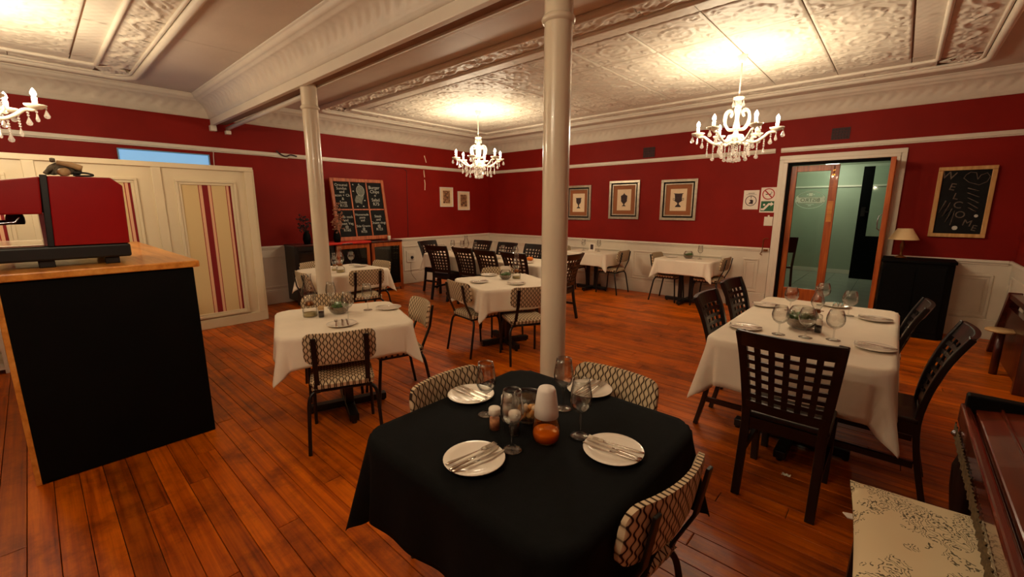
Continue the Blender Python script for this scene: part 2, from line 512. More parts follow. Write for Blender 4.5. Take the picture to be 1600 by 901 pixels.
# ---- wainscot: slab, rails, panel mouldings, baseboards
def frame_moulding(mb, along, out, a0, a1, z0, z1, w=0.028, t=0.016):
    """rectangle of moulding on a wall; along='y' for the left wall (out=+x), 'x' for the back wall (out=-y)"""
    def bx(c0, c1, d0, d1):
        if along == 'y': mb.box(out, out + t, c0, c1, d0, d1)
        elif along == 'x': mb.box(c0, c1, out - t, out, d0, d1)
        else: mb.box(out - t, out, c0, c1, d0, d1)
    bx(a0, a1, z0, z0 + w); bx(a0, a1, z1 - w, z1); bx(a0, a0 + w, z0 + w, z1 - w); bx(a1 - w, a1, z0 + w, z1 - w)
DH = 0.979
tr1 = struct('trim_1', MB().box(0, 0.018, RY0, 0, 0, DH - 0.03), 'wains', label='white panelling below the dado on the left wall')
MB().box(0.018, 0.045, RY0, -0.018, DH - 0.035, DH).box(0.018, 0.03, RY0, -0.018, DH - 0.06, DH - 0.035).build('dado_rail', 'white', tr1, 0.006)
for a0, a1 in ((-10.4, -8.3), (-8.1, -5.75), (-5.55, -4.2), (-4.0, -2.70), (-2.58, -1.45), (-1.3, -0.14)):
    mb = MB(); frame_moulding(mb, 'y', 0.018, a0, a1, 0.275, 0.81); mb.build('panel', 'wains', tr1, 0.005)
struct('baseboard_left', MB().box(0.0, 0.034, RY0, -0.034, 0.0, 0.215).box(0.0, 0.026, RY0, -0.026, 0.215, 0.24), 'wains', 0.006)
tr2 = struct('trim_2', MB().box(0.018, 6.28, -0.018, 0, 0, DH - 0.03).box(7.72, RX - 0.018, -0.018, 0, 0, DH - 0.03), 'wains', label='white panelling below the dado on the back wall')
for x0, x1 in ((0.045, 6.28), (7.72, RX - 0.045)):
    MB().box(x0, x1, -0.045, -0.018, DH - 0.035, DH).box(x0, x1, -0.03, -0.018, DH - 0.06, DH - 0.035).build('dado_rail', 'white', tr2, 0.006)
for a0, a1 in ((0.14, 1.76), (2.04, 3.69), (3.97, 5.58), (5.91, 6.145), (7.86, 8.69)):
    mb = MB(); frame_moulding(mb, 'x', -0.018, a0, a1, 0.262, 0.80); frame_moulding(mb, 'x', -0.018, a0 + 0.05, a1 - 0.05, 0.312, 0.75, 0.014, 0.01)
    mb.build('panel', 'wains', tr2, 0.005)
for x in (1.90, 3.83, 5.74):
    MB().box(x - 0.004, x + 0.004, -0.0215, -0.018, 0.25, DH - 0.06).build('joint_bead', 'wains', tr2)
struct('baseboard_back', MB().box(0.034, 6.28, -0.034, 0, 0, 0.215).box(0.034, 6.28, -0.026, 0, 0.215, 0.24).box(7.72, 8.78, -0.05, 0, 0, 0.245), 'wains', 0.006)
tr3 = struct('trim_3', MB().box(RX - 0.018, RX, RY0, 0, 0, DH - 0.03), 'wains', label='white panelling on the right wall')
MB().box(RX - 0.045, RX - 0.018, RY0, -0.018, DH - 0.035, DH).build('dado_rail', 'white', tr3, 0.006)
for a0, a1 in ((-1.9, -0.2), (-4.0, -2.1)):
    mb = MB(); frame_moulding(mb, 'yr', RX - 0.018, a0, a1, 0.275, 0.81); mb.build('panel', 'wains', tr3, 0.005)
struct('baseboard_right', MB().box(RX - 0.034, RX, RY0, -0.05, 0, 0.22), 'wains', 0.006)

# ---- picture rails
tr4 = struct('trim_4', MB().box(0, 0.03, RY0, -0.03, 2.437, 2.487).box(0, 0.02, RY0, -0.02, 2.42, 2.437), 'white', 0.006, label='white picture rail along the left wall')
tr5 = struct('trim_5', MB().box(0.03, 6.215, -0.03, 0, 2.437, 2.487).box(6.285, RX, -0.03, 0, 2.437, 2.487).box(0.03, 6.215, -0.02, 0, 2.42, 2.437).box(6.285, RX, -0.02, 0, 2.42, 2.437), 'white', 0.006, label='white picture rail along the back wall')
struct('trim_6', MB().box(RX - 0.03, RX, RY0, -0.03, 2.437, 2.487), 'white', 0.006, label='white picture rail along the right wall')

# ---- cornices with a band of leaf relief
PROF = [(0.0, 2.885), (0.022, 2.885), (0.022, 2.906), (0.034, 2.912), (0.036, 2.93), (0.046, 2.945), (0.052, 2.965), (0.060, 2.985), (0.072, 3.005), (0.086, 3.025), (0.104, 3.044), (0.124, 3.060), (0.146, 3.073), (0.168, 3.082), (0.186, 3.086), (0.190, 3.104), (0.206, 3.106), (0.222, 3.120), (0.232, 3.140), (0.236, 3.150), (0.25, 3.152), (0.25, CZ)]
def cornice(name, fn, s0, s1, m0, m1, label):
    mb = MB(); nu = int((s1 - s0) / 0.022); nv = len(PROF) - 1
    def f(u, v):
        out, z = PROF[round(v * nv)]
        s = s0 + out * m0 + u * ((s1 - out * m1) - (s0 + out * m0))
        k = round(v * nv)
        if 5 <= k <= 13:
            w = math.sin(PI * (k - 4) / 10)
            h = 0.5 + 0.5 * math.sin(s * 2 * PI / 0.13 + 1.8 * math.sin((k - 4) * 0.75))
            h2 = 0.5 + 0.5 * math.sin(s * 2 * PI / 0.052 + (k - 4) * 1.1)
            d = 0.011 * w * h * (0.55 + 0.45 * h2)
            out += d; z -= d
        return fn(s, out, z)
    mb.grid(f, nu, nv, True)
    return struct(name, mb, 'tin', label=label)
cornice('trim_7', lambda s, o, z: (o, s, z), BY1, 0, 0, 1, 'moulded leaf cornice over the left wall beyond the beam')
cornice('trim_8', lambda s, o, z: (s, -o, z), 0, RX, 1, 1, 'moulded leaf cornice over the back wall')
cornice('trim_9', lambda s, o, z: (o, s, z), RY0, BY0, 0, 1, 'moulded leaf cornice over the left wall before the beam')
cornice('trim_10', lambda s, o, z: (s, BY0 - o, z - 0.002), 0, RX, 1, 0, 'moulded leaf cornice along the beam')
cornice('trim_11', lambda s, o, z: (RX - o, s, z), BY1, 0, 0, 1, 'moulded leaf cornice over the right wall')

# ---- beam with edge strips
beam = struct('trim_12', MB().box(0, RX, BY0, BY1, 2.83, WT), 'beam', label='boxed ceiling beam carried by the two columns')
MB().box(0, RX, BY0 - 0.006, BY0 + 0.045, 2.795, 2.892).build('edge_strip', 'white', beam, 0.006)
MB().box(3.06, RX, BY1 - 0.03, BY1 + 0.006, 2.805, 2.86).build('edge_strip', 'white', beam, 0.006)
MB().tube([(0.03, BY1 + 0.0, 2.775), (2.86, BY1 + 0.0, 2.80)], 0.028, 10).build('pole', 'white', beam)
MB().tube([(2.86, BY1, 2.80), (2.93, BY1, 2.80)], [0.034, 0.03], 10).build('pole_cap', 'white', beam)
MB().box(0.0, 0.09, BY0 - 0.03, BY0 + 0.05, 2.715, 2.795).build('end_block', 'white', beam, 0.008)
MB().box(0.0, 0.08, BY1 - 0.035, BY1 + 0.035, 2.69, 2.745).build('end_block', 'white', beam, 0.008)

# ---- ceiling with pressed panels
ceil = struct('ceiling', MB().box(-0.2, RX + 0.2, RY0 - 0.2, 0.2, 3.175, 3.26), 'groove')
def relief_field(u, v):
    x, y = 2 * u - 1, 2 * v - 1
    ax, ay = abs(x), abs(y)
    r = math.hypot(x, y); th = math.atan2(y, x)
    h = 0.0
    h += 0.7 * math.exp(-((r - 0.16) / 0.09) ** 2) * (0.6 + 0.4 * math.cos(8 * th))
    h += 0.8 * math.exp(-((r - 0.44) / 0.05) ** 2) * (0.7 + 0.3 * math.cos(12 * th))
    cx, cy = ax - 0.72, ay - 0.72
    rc = math.hypot(cx, cy); tc = math.atan2(cy, cx)
    h += 0.9 * math.exp(-(rc / 0.26) ** 2) * (0.5 + 0.5 * math.cos(16 * rc * 2 - 2 * tc))
    ex = math.hypot(ax - 0.74, ay); h += 0.8 * math.exp(-(ex / 0.2) ** 2) * (0.5 + 0.5 * math.cos(26 * ex + 3 * math.atan2(y, ax - 0.74)))
    ey = math.hypot(ax, ay - 0.74); h += 0.8 * math.exp(-(ey / 0.2) ** 2) * (0.5 + 0.5 * math.cos(26 * ey + 3 * math.atan2(ay - 0.74, ax)))
    h += 0.35 * math.sin(9 * x + 3 * math.sin(5 * y)) * math.sin(9 * y + 3 * math.sin(5 * x)) * (1 if r > 0.5 else 0.3)
    e = max(ax, ay)
    if e > 0.93: h = 0.5 if e < 0.975 else 0.0
    return max(h, -0.3)
def relief_leaf(u, v):
    x, y = u, 2 * v - 1
    w = 0.45 * math.sin(2 * PI * x)
    h = 0.9 * math.exp(-((y - w) / 0.13) ** 2)
    for k in range(4):
        cx = (k + 0.5) / 4; cy = -0.5 * math.sin(2 * PI * cx)
        r = math.hypot((x - cx) * 3.2, y - cy); t = math.atan2(y - cy, (x - cx) * 3.2)
        h += 0.9 * math.exp(-(r / 0.34) ** 2) * (0.5 + 0.5 * math.cos(14 * r + 2 * t))
    h += 0.3 * math.sin(31 * x + 4 * y) * math.sin(8 * y + 9 * x)
    if abs(y) > 0.9: h = 0
    return h
def relief_mesh(name, fn, lx, ly, nx, ny, amp):
    mb = MB()
    mb.grid(lambda u, v: ((u - 0.5) * lx, (v - 0.5) * ly, -amp * fn(u, v)), nx, ny, True)
    mb.box(-lx / 2, lx / 2, -ly / 2, ly / 2, 0.001, 0.01)
    me = mb.mesh(name); me.materials.append(M['tin'])
    return me
PW = 0.64
me_field = relief_mesh('ceiling_panel', relief_field, PW - 0.010, 0.66 - 0.010, 40, 40, 0.022)
me_leaf = relief_mesh('border_panel', relief_leaf, PW - 0.006, 0.31, 44, 20, 0.020)
me_strip = relief_mesh('margin_panel', lambda u, v: 0.5 + 0.5 * math.sin(u * 40) * math.sin(v * 12), PW - 0.006, 0.19, 30, 8, 0.006)
def cpiece(me, name, x, y, rz=0, sx=1, sy=1):
    o = bpy.data.objects.new(name, me); COL.objects.link(o); o.parent = ceil
    o.location = (x, y, 3.160); o.rotation_euler = (0, 0, rz); o.scale = (sx, sy, 1)
def rounded_loop(x0, x1, y0, y1, r, z):
    pts = []
    for cx, cy, a0 in ((x1 - r, y1 - r, 0), (x0 + r, y1 - r, 90), (x0 + r, y0 + r, 180), (x1 - r, y0 + r, 270)):
        for k in range(6):
            a = R(a0 + 18 * k)
            pts.append((cx + r * math.cos(a), cy + r * math.sin(a), z))
    return pts + [pts[0]]
def ceiling_bay(ox0, ox1, oy0, oy1, ymin, ymax, cut):
    """outer moulding rectangle, plain boards around, border panels, field panels"""
    ix0, ix1, iy0, iy1 = ox0 + 0.38, ox1 - 0.40, oy0 + 0.345, oy1 - 0.36
    # plain boards around the moulding
    xs = [0.25] + cut + [RX]
    for a, b in zip(xs, xs[1:]):
        MB().box(a + 0.002, b - 0.002, oy1 - 0.02, ymax, CZ, 3.175).build('ceiling_board', 'ceil', ceil)
        MB().box(a + 0.002, b - 0.002, ymin, oy0 + 0.02, CZ, 3.175).build('ceiling_board', 'ceil', ceil)
    MB().box(0.22, ox0 + 0.02, oy0 + 0.02, oy1 - 0.02, CZ, 3.175).build('ceiling_board', 'ceil', ceil)
    MB().box(ox1 - 0.02, RX, oy0 + 0.02, oy1 - 0.02, CZ, 3.175).build('ceiling_board', 'ceil', ceil)
    for (a, b, c, d, r, w, z) in ((ox0, ox1, oy0, oy1, 0.20, 0.036, 3.142), (ox0 + 0.055, ox1 - 0.055, oy0 + 0.055, oy1 - 0.055, 0.16, 0.016, 3.150), (ix0, ix1, iy0, iy1, 0.06, 0.022, 3.150)):
        MB().tube(rounded_loop(a, b, c, d, r, z), w, 8, False).build('moulding', 'tin', ceil)
    # border panels
    nx = round((ix1 - ix0) / PW); sx = (ix1 - ix0) / nx / PW
    for k in range(nx):
        x = ix0 + (k + 0.5) * PW * sx
        for y in ((oy0 + iy0) / 2 + 0.02, (oy1 + iy1) / 2 - 0.02): cpiece(me_leaf, 'border_panel', x, y, 0 if y > (oy0 + oy1) / 2 else PI, sx, 0.95)
    ny = round((iy1 - iy0) / PW); sy = (iy1 - iy0) / ny / PW
    for k in range(ny):
        y = iy0 + (k + 0.5) * PW * sy
        for x in ((ox0 + ix0) / 2 + 0.02, (ox1 + ix1) / 2 - 0.02): cpiece(me_leaf, 'border_panel', x, y, PI / 2, sy, 1.0)
    for cx, cy in ((ox0 + 0.2, oy0 + 0.19), (ox1 - 0.2, oy0 + 0.19), (ox0 + 0.2, oy1 - 0.19), (ox1 - 0.2, oy1 - 0.19)):
        cpiece(me_leaf, 'corner_panel', cx, cy, R(45), 0.42, 0.9)
    # margin strips and field
    fx0, fx1, fy0, fy1 = ix0 + 0.21, ix1 - 0.21, iy0 + 0.21, iy1 - 0.21
    nfx = round((fx1 - fx0) / PW); nfy = max(1, round((fy1 - fy0) / 0.66))
    px, py = (fx1 - fx0) / nfx, (fy1 - fy0) / nfy
    for i in range(nfx):
        for j in range(nfy):
            cpiece(me_field, 'ceiling_panel', fx0 + (i + 0.5) * px, fy0 + (j + 0.5) * py, 0, px / PW, py / 0.66)
        for yy in (fy0 - 0.105, fy1 + 0.105): cpiece(me_strip, 'margin_panel', fx0 + (i + 0.5) * px, yy, 0, px / PW, 1)
    for j in range(nfy):
        for xx in (fx0 - 0.105, fx1 + 0.105): cpiece(me_strip, 'margin_panel', xx, fy0 + (j + 0.5) * py, PI / 2, py / PW, 1)
    for xx in (fx0 - 0.105, fx1 + 0.105):
        for yy in (fy0 - 0.105, fy1 + 0.105): cpiece(me_strip, 'margin_panel', xx, yy, 0, 0.2 / PW, 1)
ceiling_bay(0.62, 8.25, -4.47, -0.70, BY1, -0.22, [4.6])
ceiling_bay(0.58, 8.25, -10.6, -6.68, RY0, BY0 - 0.02, [2.505, 6.3])

# ---- columns
def column(label, x):
    t = thing('column', label, 'column', (x, -5.686, 0), 0, 'round cream columns under the beam')
    MB().lathe([(0.11, 0), (0.11, 0.05), (0.095, 0.07), (0.09, 0.10), (0.078, 0.12)], 28).build('base', 'column', t)
    MB().lathe([(0.078, 0.10), (0.077, 2.60)], 28).build('shaft', 'column', t)
    MB().lathe([(0.077, 2.585), (0.09, 2.592), (0.093, 2.605), (0.088, 2.618), (0.079, 2.625)], 28).build('collar', 'column', t)
    MB().lathe([(0.078, 2.62), (0.078, 2.84)], 28).build('neck', 'column', t)
column('round cream column standing behind the near left table, closer to the menu board', 3.12)
column('round cream column standing right behind the black-clothed table', 6.245)

# ---- door opening, leaves, corridor
arch = struct('trim_13', MB().box(6.285, 6.345, -0.03, 0, 0, 2.31).box(6.345, 6.40, -0.045, 0, 0, 2.265).box(7.665, 7.725, -0.03, 0, 0, 2.31).box(7.61, 7.665, -0.045, 0, 0, 2.265)
              .box(6.285, 7.725, -0.03, 0, 2.31, 2.37).box(6.345, 7.665, -0.045, 0, 2.265, 2.31), 'white', 0.006, label='cream architrave around the doorway')
MB().box(6.40, 6.43, 0.0, 0.2, 0, 2.265).box(7.58, 7.61, 0.0, 0.2, 0, 2.265).box(6.43, 7.58, 0.0, 0.2, 2.235, 2.265).build('jamb', 'blackpaint', arch)
d1 = thing('door_1', 'orange timber glazed door leaf with an etched oval logo, closed', None, (6.432, 0.12, 0)); d1['kind'] = 'structure'
DW = 0.59
MB().box(0, 0.075, -0.022, 0.022, 0.01, 2.222).build('stile', 'doorwood', d1, 0.004)
MB().box(DW - 0.10, DW, -0.022, 0.022, 0.01, 2.222).build('stile', 'doorwood', d1, 0.004)
MB().box(0.075, DW - 0.10, -0.02, 0.02, 2.135, 2.222).build('top_rail', 'doorwood', d1, 0.004)
MB().box(0.075, DW - 0.10, -0.02, 0.02, 0.01, 0.37).build('bottom_rail', 'doorwood', d1, 0.004)
MB().box(0.075, DW - 0.10, -0.004, 0.004, 0.37, 2.135).build('pane', 'pane', d1)
MB().box(DW - 0.085, DW - 0.022, -0.028, -0.022, 1.40, 1.70).build('push_plate', 'counterwood', d1, 0.002)
MB().box(DW - 0.075, DW - 0.045, -0.032, -0.022, 2.06, 2.085).tube([(DW - 0.06, -0.03, 2.06), (DW - 0.06, -0.03, 2.20)], 0.006, 8).box(DW - 0.072, DW - 0.048, -0.03, -0.022, 2.13, 2.145).build('bolt', 'brass', d1)
# etched logo: read from behind, so mirrored
lg = MB(); NE = 48; cx, cz, ra, rb_ = 0.28, 1.72, 0.185, 0.125
ov = [(cx + ra * math.cos(2 * PI * k / NE), -0.006, cz + rb_ * math.sin(2 * PI * k / NE)) for k in range(NE + 1)]
lg.tube(ov, 0.0045, 6, False)
lg.prism([(cx - 0.15, cz - 0.045), (cx + 0.15, cz - 0.045), (cx + 0.15, cz + 0.035), (cx - 0.15, cz + 0.035)], -0.007, -0.005, 1)
for sg in (-1, 1):
    lg.prism([(cx + sg * 0.15, cz - 0.03), (cx + sg * 0.185, cz - 0.03), (cx + sg * 0.172, cz + 0.01), (cx + sg * 0.185, cz + 0.05), (cx + sg * 0.15, cz + 0.05)], -0.007, -0.005, 1)
lg.prism([(cx - 0.022, cz + 0.055), (cx + 0.022, cz + 0.055), (cx + 0.026, cz + 0.10), (cx - 0.026, cz + 0.10)], -0.007, -0.005, 1)
lg.prism([(cx - 0.05, cz + 0.07), (cx - 0.03, cz + 0.07), (cx - 0.03, cz + 0.085), (cx - 0.05, cz + 0.085)], -0.007, -0.005, 1)
lg.prism([(cx + 0.03, cz + 0.07), (cx + 0.05, cz + 0.07), (cx + 0.05, cz + 0.085), (cx + 0.03, cz + 0.085)], -0.007, -0.005, 1)
lg.prism([(cx - 0.05, cz - 0.068), (cx + 0.05, cz - 0.068), (cx + 0.05, cz - 0.062), (cx - 0.05, cz - 0.062)], -0.007, -0.005, 1)
lg.prism([(cx - 0.02, cz - 0.09), (cx + 0.02, cz - 0.09), (cx + 0.02, cz - 0.08), (cx - 0.02, cz - 0.08)], -0.007, -0.005, 1)
lg.build('etched_logo', 'etch', d1)
text_mesh('logo_lettering', 'BISTRO', 0.075, 'signgreen', d1, (cx, -0.0085, cz - 0.005), (R(90), 0, 0), mirror=True)
d2 = thing('door_2', 'orange timber door leaf folded open into the room, seen edge on', None, (7.608, 0.0, 0)); d2['kind'] = 'structure'
d2.rotation_euler = (0, 0, R(180))   # leaf runs towards -y from its hinge
def leafbox(a0, a1, z0, z1, t=0.026): return MB().box(-t, t, a0 + 0.035, a1 + 0.035, z0, z1)
leafbox(0, 0.08, 0.01, 2.222).build('stile', 'doorwood', d2, 0.004)
leafbox(0.42, 0.52, 0.01, 2.222).build('stile', 'doorwood', d2, 0.004)
leafbox(0.08, 0.42, 2.135, 2.222, 0.02).build('top_rail', 'doorwood', d2, 0.004)
leafbox(0.08, 0.42, 0.01, 0.37, 0.02).build('bottom_rail', 'doorwood', d2, 0.004)
leafbox(0.08, 0.42, 0.37, 2.135, 0.004).build('pane', 'pane', d2)
MB().tube([(0.03, 0.55, 1.52), (0.06, 0.545, 1.5), (0.065, 0.545, 1.42), (0.06, 0.545, 1.34), (0.03, 0.55, 1.32)], 0.006, 6).build('door_handle', 'chrome', d2)
# corridor beyond
CX0, CX1, CY1, CH = 5.2, 9.0, 5.55, 2.62
struct('wall_corridor', MB().box(CX0, CX1, CY1, CY1 + 0.1, 0, CH).box(CX0 - 0.1, CX0, 0.2, CY1 + 0.1, 0, CH).box(CX1, CX1 + 0.1, 0.2, CY1 + 0.1, 0, CH), 'greencorr', label='pale green walls of the corridor beyond the doorway')
struct('ceiling_corridor', MB().box(CX0 - 0.1, CX1 + 0.1, 0.2, CY1 + 0.1, CH, CH + 0.1), 'greencorr')
struct('trim_14', MB().box(CX0, CX1, CY1 - 0.04, CY1, 2.10, 2.14).box(CX0, CX1, CY1 - 0.02, CY1, 0, 0.10), 'white', label='pale ledge and skirting on the corridor wall')
fc = struct('floor_corridor', MB().box(CX0 - 0.1, CX1 + 0.1, 0.0, CY1 + 0.1, -0.12, -0.006), 'grout')
tl = MB().box(-0.246, 0.246, -0.246, 0.246, -0.006, 0).mesh('floor_tile'); tl.materials.append(M['tile'])
for i in range(7):
    for j in range(11):
        o = bpy.data.objects.new('floor_tile', tl); COL.objects.link(o); o.parent = fc
        o.location = (5.45 + 0.5 * i, 0.27 + 0.5 * j, 0)
d3 = thing('door_3', 'black framed glazed door standing open in the green corridor', None, (7.02, 4.75, 0)); d3['kind'] = 'structure'
MB().box(0, 0.19, -0.03, 0.03, 0.01, 2.5).build('stile', 'blackpaint', d3)
MB().box(0.80, 0.92, -0.03, 0.03, 0.01, 2.5).build('stile', 'blackpaint', d3)
MB().box(0.19, 0.80, -0.03, 0.03, 0.01, 0.98).build('lower_panel', 'blackpaint', d3)
MB().box(0.19, 0.80, -0.004, 0.004, 0.98, 2.5).build('pane', 'pane', d3)
MB().box(0.05, 0.20, -0.08, -0.03, 1.50, 1.53).box(0.05, 0.12, -0.05, -0.03, 1.42, 1.62).build('door_handle', 'blackmetal', d3)
lampc = thing('ceiling_light', 'small lit round lamp on the corridor ceiling behind the glass door', 'light', (6.45, 4.6, CH))
MB().lathe([(0.0, -0.08), (0.08, -0.075), (0.12, -0.05), (0.13, -0.02), (0.13, 0)], 20).build('diffuser', 'tubelight', lampc)
ld = bpy.data.lights.new('corridor_light', 'POINT'); ld.energy = CORR_W; ld.color = CORR_COL; ld.shadow_soft_size = 0.16
lo = bpy.data.objects.new('corridor_light', ld); COL.objects.link(lo); lo.parent = lampc; lo.location = (0, 0, -0.18)
cc = thing('chair', 'dark bentwood chair half hidden behind the closed glass door', 'chair', (6.02, 2.2, 0), R(30))
MB().box(-0.2, 0.2, -0.2, 0.2, 0.43, 0.47).build('seat', 'darkwood', cc, 0.01)
for sx in (-1, 1):
    MB().bar([(sx * 0.18, 0.18, 0), (sx * 0.18, 0.18, 0.43)], 0.035, 0.035).build('leg', 'darkwood', cc)
    MB().bar([(sx * 0.18, -0.24, 0), (sx * 0.18, -0.2, 0.45), (sx * 0.18, -0.30, 1.05)], 0.035, 0.03).build('leg', 'darkwood', cc)
MB().box(-0.18, 0.18, -0.30, -0.27, 0.75, 1.05).build('backrest', 'darkwood', cc, 0.01)

# ---- pale blue framed panel with a glow added to its pane
w1 = thing('blue_panel', 'pale blue framed panel given a glow, its top showing above the cream screen', None, (0, -6.365, 0)); w1['kind'] = 'structure'
MB().box(0.0, 0.035, -0.51, 0.51, 2.36, 2.375).box(0.0, 0.035, 0.495, 0.51, 1.0, 2.36).box(0.0, 0.035, -0.51, -0.495, 1.0, 2.36).box(0.0, 0.05, -0.53, 0.53, 0.985, 1.02).build('panel_frame', 'bluepaint', w1, 0.004)
MB().box(0.0, 0.012, -0.495, 0.495, 1.02, 2.36).build('pane', 'bluepane', w1)
# ================================================================== FURNITURE BUILDERS
def facing(deg): return R(deg - 90)          # builders face +y
def smooth_path(pts, n=6):
    P = [Vector(p) for p in pts]; out = []
    for i in range(len(P) - 1):
        p0 = P[max(i - 1, 0)]; p1 = P[i]; p2 = P[i + 1]; p3 = P[min(i + 2, len(P) - 1)]
        for k in range(n):
            t = k / n
            out.append(0.5 * ((2 * p1) + (p2 - p0) * t + (2 * p0 - 5 * p1 + 4 * p2 - p3) * t * t + (3 * p1 - p0 - 3 * p2 + p3) * t ** 3))
    out.append(P[-1])
    return out

def make_padded_chair():
    t = thing('padded_chair', '', 'chair')
    mb = MB()
    def seat(u, v):
        a, b = 2 * u - 1, 2 * v - 1
        ee = 0.22
        x = 0.205 * a; y = 0.20 * b + 0.0
        m = max(abs(a), abs(b))
        d = max(0, (m - (1 - ee)) / ee)
        z = 0.475 - 0.022 * d * d + 0.008 * (1 - a * a) * (1 - b * b)
        r = max(0, (min(abs(a), abs(b)) - 0.75) / 0.25)
        k = 1 - 0.08 * r * max(0, (m - 0.75) / 0.25)
        return (x * k, y * k, z)
    mb.grid(seat, 16, 16)
    mb.add([(0.205 * a * 0.96, 0.2 * b * 0.96, 0.425) for a, b in ((-1, -1), (1, -1), (1, 1), (-1, 1))], [(0, 1, 2, 3)])
    # sides of the pad
    N = 16
    ring = [seat(i / N, 0) for i in range(N)] + [seat(1, i / N) for i in range(N)] + [seat(1 - i / N, 1) for i in range(N)] + [seat(0, 1 - i / N) for i in range(N)]
    low = [(x * 0.97, y * 0.97, 0.425) for x, y, z in ring]
    n4 = len(ring)
    mb.add(ring + low, [(i, (i + 1) % n4, n4 + (i + 1) % n4, n4 + i) for i in range(n4)], True)
    mb.build('seat', 'fabric_seat', t)
    # backrest: curved pad with round corners
    W, H, rr = 0.222, 0.105, 0.05
    def zext(x):
        d = abs(x) - (W - rr)
        return H if d <= 0 else H - rr + math.sqrt(max(0, rr * rr - d * d))
    def backpt(u, v, off):
        x = W * math.sin((2 * u - 1) * PI / 2)
        z = (2 * v - 1) * zext(x)
        y = -0.268 + 0.9 * x * x - 0.16 * z + off * (1 - 0.45 * abs(2 * v - 1) ** 4) * (1 - 0.45 * abs(2 * u - 1) ** 6)
        return (x, y, 0.718 + z)
    mb = MB(); nu, nv = 22, 8
    mb.grid(lambda u, v: backpt(u, v, 0.02), nu, nv); mb.grid(lambda u, v: backpt(u, v, -0.016), nu, nv)
    loop = [(i / nu, 0) for i in range(nu)] + [(1, j / nv) for j in range(nv)] + [(1 - i / nu, 1) for i in range(nu)] + [(0, 1 - j / nv) for j in range(nv)]
    A = [backpt(u, v, 0.02) for u, v in loop]; B = [backpt(u, v, -0.016) for u, v in loop]; n = len(loop)
    mb.add(A + B, [(i, (i + 1) % n, n + (i + 1) % n, n + i) for i in range(n)], True)
    mb.build('backrest', 'fabric_back', t)
    for sx in (-1, 1):
        x = sx * 0.158
        MB().bar([(x, -0.175, 0.395), (x, -0.195, 0.47), (x, -0.262, 0.62), (x, -0.292, 0.80)], 0.032, 0.012).build('upright', 'blackmetal', t, 0.003)
        MB().tube(smooth_path([(sx * 0.12, -0.165, 0.405), (sx * 0.175, -0.168, 0.402), (sx * 0.212, -0.185, 0.355), (sx * 0.222, -0.21, 0.22), (sx * 0.232, -0.25, 0.0)], 5), 0.0125, 8).build('leg', 'blackmetal', t)
        MB().tube(smooth_path([(sx * 0.12, 0.165, 0.405), (sx * 0.165, 0.167, 0.402), (sx * 0.19, 0.175, 0.36), (sx * 0.2, 0.19, 0.22), (sx * 0.205, 0.205, 0.0)], 5), 0.0125, 8).build('leg', 'blackmetal', t)
    MB().tube([(-0.14, -0.165, 0.405), (0.14, -0.165, 0.405)], 0.0125, 8).tube([(-0.14, 0.165, 0.405), (0.14, 0.165, 0.405)], 0.0125, 8)\
        .bar([(-0.17, -0.18, 0.412), (-0.17, 0.18, 0.412)], 0.025, 0.02).bar([(0.17, -0.18, 0.412), (0.17, 0.18, 0.412)], 0.025, 0.02).build('seat_frame', 'blackmetal', t)
    return t
def padded(label, bx, by, deg, group=None):
    """bx,by: middle of the backrest's top edge; deg: direction the chair faces"""
    a = R(deg)
    return place('padded', make_padded_chair, label, (bx + 0.285 * math.cos(a), by + 0.285 * math.sin(a), 0), facing(deg), group)

